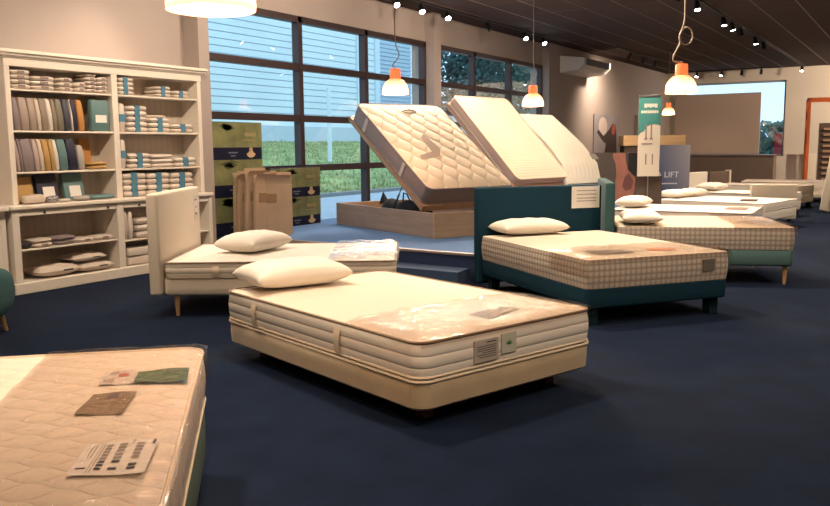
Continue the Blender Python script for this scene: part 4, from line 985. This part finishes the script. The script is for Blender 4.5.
def pendant(label, x, y, zb, knot=False, pw=22, bend=0.):
    t = thing('pendant_lamp', label, 'pendant lamp', (x, y, zb), 0, 'orange pendant lamps')
    prof = [(.166, 0), (.168, .02), (.165, .055), (.156, .095), (.140, .13), (.116, .160), (.090, .180), (.068, .192)]
    inn = [(.064, .188), (.086, .175), (.112, .155), (.135, .126), (.151, .092), (.160, .055), (.163, .02), (.161, 0)]
    M().lathe(prof + inn, n=40, caps=(False, False)).build('shade', shade_glow, t, True)
    M().lathe([(.070, .188), (.069, .21), (.066, .30), (.060, .316), (.03, .318)], n=28, caps=(True, True)).build('cap', capm, t, True)
    M().lathe([(.0005, .03), (.03, .038), (.045, .07), (.040, .10), (.018, .14), (.018, .187)], n=20, caps=(False, True)).build('bulb', bulbm, t, True)
    top = CZ - zb
    if knot:
        pts = [(0, 0, .315), (.01, 0, .332), (-.05, 0, .336), (-.095, .0, .355), (-.09, 0, .41), (-.05, 0, .49), (-.02, 0, .56), (-.015, .012, .64), (.01, .015, .69), (.05, .01, .71), (.095, 0, .67), (.108, 0, .59), (.08, -.01, .54), (.02, -.015, .52), (-.025, -.012, .555), (-.035, .0, .61), (-.01, .0, .68), (.012, .0, .74), (.018, 0, .86), (.01, 0, 1.2), (0, 0, top)]
    else:
        pts = [(0, 0, .315), (.0, 0, .33), (-.03 * bend, 0, .36), (.05 * bend, 0, .48), (.01 * bend, 0, .62), (0, 0, .9), (0, 0, top)]
    c = []                                        # smooth the cord with Catmull-Rom
    for i in range(len(pts) - 1):
        p0, p1, p2, p3 = [Vector(pts[min(max(i + j, 0), len(pts) - 1)]) for j in (-1, 0, 1, 2)]
        for q in range(5):
            u = q / 5; c.append(.5 * ((2 * p1) + (p2 - p0) * u + (2 * p0 - 5 * p1 + 4 * p2 - p3) * u * u + (3 * p1 - p0 - 3 * p2 + p3) * u ** 3))
    c.append(Vector(pts[-1])); cz = R(32); rot = Matrix.Rotation(cz, 4, 'Z')
    M().tube([rot @ p for p in c], .009 if knot else .006, 8).build('cord', cordm, t, True)
    M().lathe([(.05, top - .03), (.045, top - .001)], n=16).build('ceiling_rose', black, t, True)
    l = bpy.data.lights.new('bulb_light', 'POINT'); l.energy = pw; l.color = (1, .72, .45); l.shadow_soft_size = .06
    lo = bpy.data.objects.new('bulb_light', l); C.objects.link(lo); lo.location = (x, y, zb + .015)
pendant('glowing pendant lamp with orange glass, largest, cut by the top edge', -2.33, 2.32, 1.97)
pendant('orange glass pendant lamp with a looped knotted cord at the right', -2.31, 9.32, 2.01, knot=True)
pendant('orange glass pendant lamp above the diamond-quilted raised mattress', -5.71, 8.81, 2.11, bend=1)
pendant('orange glass pendant lamp before the second window', -5.19, 11.91, 2.06, bend=1)
pendant('small far orange pendant lamp beside the roll-up banner', -5.9, 22.55, 2.25)

# ------------------------------------------------------------------ track lights
lens = mat('lit_spot_lens', (1, 1, 1), .4, emit=(1, .93, .84), estr=30)
lensoff = mat('unlit_spot_lens', (.05, .05, .05), .3)
def track(label, x0, y0, x1, y1):
    d = math.hypot(x1 - x0, y1 - y0); t = thing('light_track', label, 'light track', ((x0 + x1) / 2, (y0 + y1) / 2, CZ - .008), math.atan2(y1 - y0, x1 - x0))
    M().box((-d / 2, -.02, -.04), (d / 2, .02, 0), .003).build('rail', black, t)
    M().box((-.06, -.03, -.05), (.06, .03, -.001), .003).build('feed_box', black, t)
track('long black ceiling track running along the middle of the room', -3.45, 1.0, -3.45, 29.2)
track('black ceiling track running along the window wall', -7.5, 6.0, -7.5, 19.0)
track('black ceiling track near the far wall', -7.2, 29.3, -4.4, 29.3)
track('short black ceiling track near the air conditioner', -6.8, 20.8, -6.8, 24.6)
track('unseen ceiling track added over the right side for its lamps', .8, -2.0, .8, 20.6)  # added out of view to carry the lamps on the right
def spot(label, x, y, aim, on=True, pw=0, size=95, z=CZ - .15, col=(1, .79, .60), blend=.8, group='track spotlights'):
    t = thing('track_spotlight', label, 'spotlight', (x, y, z), 0, group)
    d = Vector(aim).normalized(); q = d.to_track_quat('-Z', 'Y'); mx = q.to_matrix().to_4x4()
    M().lathe([(.035, .09), (.045, .07), (.052, -.07), (.055, -.075), (.047, -.075), (.045, -.06)], n=18, caps=(True, False), mx=mx).build('lamp_head', black, t, True)
    M().lathe([(.0005, -.072), (.047, -.070)], n=18, caps=(False, False), mx=mx).build('lens', lens if on else lensoff, t)
    M().box((-.01, -.01, .05), (.01, .01, CZ - z - .045)).build('stem', black, t)
    if pw:
        l = bpy.data.lights.new('spot_beam', 'SPOT'); l.energy = pw; l.color = col; l.spot_size = R(size); l.spot_blend = blend; l.shadow_soft_size = .08
        o = bpy.data.objects.new('spot_beam', l); C.objects.link(o); o.location = Vector((x, y, z)) + d * .10; o.rotation_euler = q.to_euler()
SP = 300
near_l = 'lit black spotlight on the middle track, %s'
for i, (y, aim, pw, nm) in enumerate(((2.2, (-.15, -.1, -1), SP * .72, 'added out of view to light the front mattress'), (4.2, (.25, .0, -1), SP * .76, 'added out of view to light the middle bed'), (6.6, (.3, .1, -1), SP, 'added out of view to light the dark teal bed'), (9.2, (.4, .1, -1), SP * 1.1, 'added out of view to light the sage bed'), (11.6, (.3, .2, -1), SP * 1.1, 'added out of view to light the white bed'), (10.4, (-.8, .0, -1), SP * .20, 'added out of view to light the diamond-quilted mattress'), (12.6, (-.8, .25, -.9), SP * .5, 'added out of view to light the striped mattress'), (13.7, (-.9, .5, -.9), SP * .7, 'added out of view to light the bent mattress'),  # spots up to the bent mattress are added out of view for light
        (14.83, (.2, -.3, -1), SP * 1.1, 'nearest in view at the top edge'), (17.03, (.2, -.2, -1), SP, 'first of a cluster of three'), (17.85, (.3, .0, -1), 0, 'middle of the cluster of three'), (18.75, (.2, .2, -1), SP, 'last of the cluster of three'), (20.57, (.2, -.1, -1), 0, 'upper one of a close pair'), (21.63, (.1, .2, -1), SP * .9, 'lower one of a close pair'), (29.0, (.0, -.4, -1), 120, 'alone near the far wall'))):
    spot(near_l % nm, -3.45, y, aim, True, pw)
for y, on, aim, nm in ((11.62, 1, (.6, -.5, -.8), 'largest glare over the first window'), (12.43, 1, (.5, -.5, -.8), 'second over the first window'), (13.34, 1, (.6, -.6, -.8), 'right of the pier between the windows'), (15.0, 0, (.5, 0, -.8), 'unlit one over the second window'), (16.76, 1, (.6, -.6, -.8), 'left one of a pair over the second window'), (17.79, 1, (.6, -.6, -.8), 'right one of a pair over the second window')):
    spot('%s spotlight on the window track, %s' % ('lit' if on else 'dark', nm), -7.5, y, aim, bool(on), (SP * .75 if on else 0), group='spotlights on the window track')
spot('lit spotlight left of the shelves on the window track', -7.5, 6.6, (.0, -.3, -1), True, 60, group='spotlights on the window track')
spot('lit spotlight right of the air conditioner washing the wall', -6.8, 21.97, (-.6, .45, -1), True, 230, 140, blend=1.0)
spot('dark spotlight beyond the air conditioner', -6.8, 23.2, (-.3, .2, -1), False); spot('second dark spotlight beyond the air conditioner', -6.8, 24.4, (-.3, .2, -1), False)
for x, on, nm in ((-6.75, 1, 'leftmost lit'), (-5.95, 1, 'right lit'), (-5.3, 0, 'left dark'), (-4.7, 0, 'right dark')):
    spot('%s spotlight on the far wall track' % nm, x, 29.3, (0, -.5, -1), bool(on), 110 if on else 0, group='spotlights on the far track')
for y in (-1.0, 3.0, 7.0, 11.0, 15.5, 20.0): spot('unseen spotlight added on the right-hand track to light the room', .8, y, (-.35, .2, -1), True, SP * .7, 110, group='added right track spotlights')  # unseen lamps added for light from the right
track('unseen ceiling track added in front of the shelving for its lamps', -5.4, -1.5, -5.4, 12.1)  # unseen track added for the extra lamps below
for y in (-.8, 1.6, 3.6, 5.2, 6.2): spot('unseen spotlight added in front of the shelving to brighten the shelf wall', -5.4, y, (-.75, .35, -.9), True, SP * .30, 125, group='added shelving track spotlights')  # added out of view to brighten the shelf wall
spot('unseen spotlight added to brighten the white bed with the cream headboard', -5.4, 4.4, (.25, .35, -1), True, SP * .55, 95, group='added shelving track spotlights')  # extra unseen lamp, added because the left bed needs more light
for y, a in ((8.0, .0), (10.0, .2), (11.9, 1.2)): spot('unseen spotlight added to brighten the wall above the tall windows', -5.4, y, (-1, a, -.12), True, SP * .42, 150, blend=1.0, group='added window header spotlights')  # unseen wide lamps added to lift the dark window header
track('unseen ceiling track added far right for its lamps', 1.0, 18.0, 1.0, 28.5)  # unseen track added for the end wall lamps
for y in (24.0, 27.5): spot('unseen spotlight added far right to brighten the end wall', 1.0, y, (-.7, .9, -.5), True, SP * 2.0, 130, group='added far right spotlights')  # fill lamps added out of view for the far region

# ------------------------------------------------------------------ world, camera
w = bpy.data.worlds.new('World'); bpy.context.scene.world = w; w.use_nodes = True
nt = w.node_tree; bg_ = nt.nodes['Background']; tc = nt.nodes.new('ShaderNodeTexCoord')
n = nt.nodes.new('ShaderNodeTexNoise'); n.inputs['Scale'].default_value = 2.2; n.inputs['Detail'].default_value = 5; nt.links.new(tc.outputs['Generated'], n.inputs[0])
mx = nt.nodes.new('ShaderNodeMix'); mx.data_type = 'RGBA'; nt.links.new(n.outputs['Fac'], mx.inputs[0]); mx.inputs[6].default_value = (.34, .60, .95, 1); mx.inputs[7].default_value = (.62, .83, 1.0, 1)
nt.links.new(mx.outputs[2], bg_.inputs[0]); bg_.inputs[1].default_value = 1.3

cam = bpy.data.cameras.new('camera'); co = bpy.data.objects.new('camera', cam); C.objects.link(co); bpy.context.scene.camera = co
cam.sensor_width = 36; cam.lens = 820 / 830 * 36; cam.clip_start = .05; cam.clip_end = 500
ya, pi_, ro = R(31.7), R(7.36), R(.5)
fwd = Vector((-math.sin(ya) * math.cos(pi_), math.cos(ya) * math.cos(pi_), -math.sin(pi_))); r0 = Vector((math.cos(ya), math.sin(ya), 0)); u0 = r0.cross(fwd)
r_ = r0 * math.cos(ro) - u0 * math.sin(ro); u_ = u0 * math.cos(ro) + r0 * math.sin(ro)
co.matrix_world = Matrix(((r_.x, u_.x, -fwd.x, 0), (r_.y, u_.y, -fwd.y, 0), (r_.z, u_.z, -fwd.z, 1.45), (0, 0, 0, 1)))
vs = bpy.context.scene.view_settings
vs.view_transform = 'Standard'; vs.look = 'None'; vs.exposure = 0.84; vs.gamma = 1; vs.use_curve_mapping = False
bpy.context.scene.cycles.max_bounces = 8; bpy.context.scene.cycles.transparent_max_bounces = 16
bpy.context.scene.cycles.sample_clamp_indirect = 4.0; bpy.context.scene.cycles.use_denoising = True
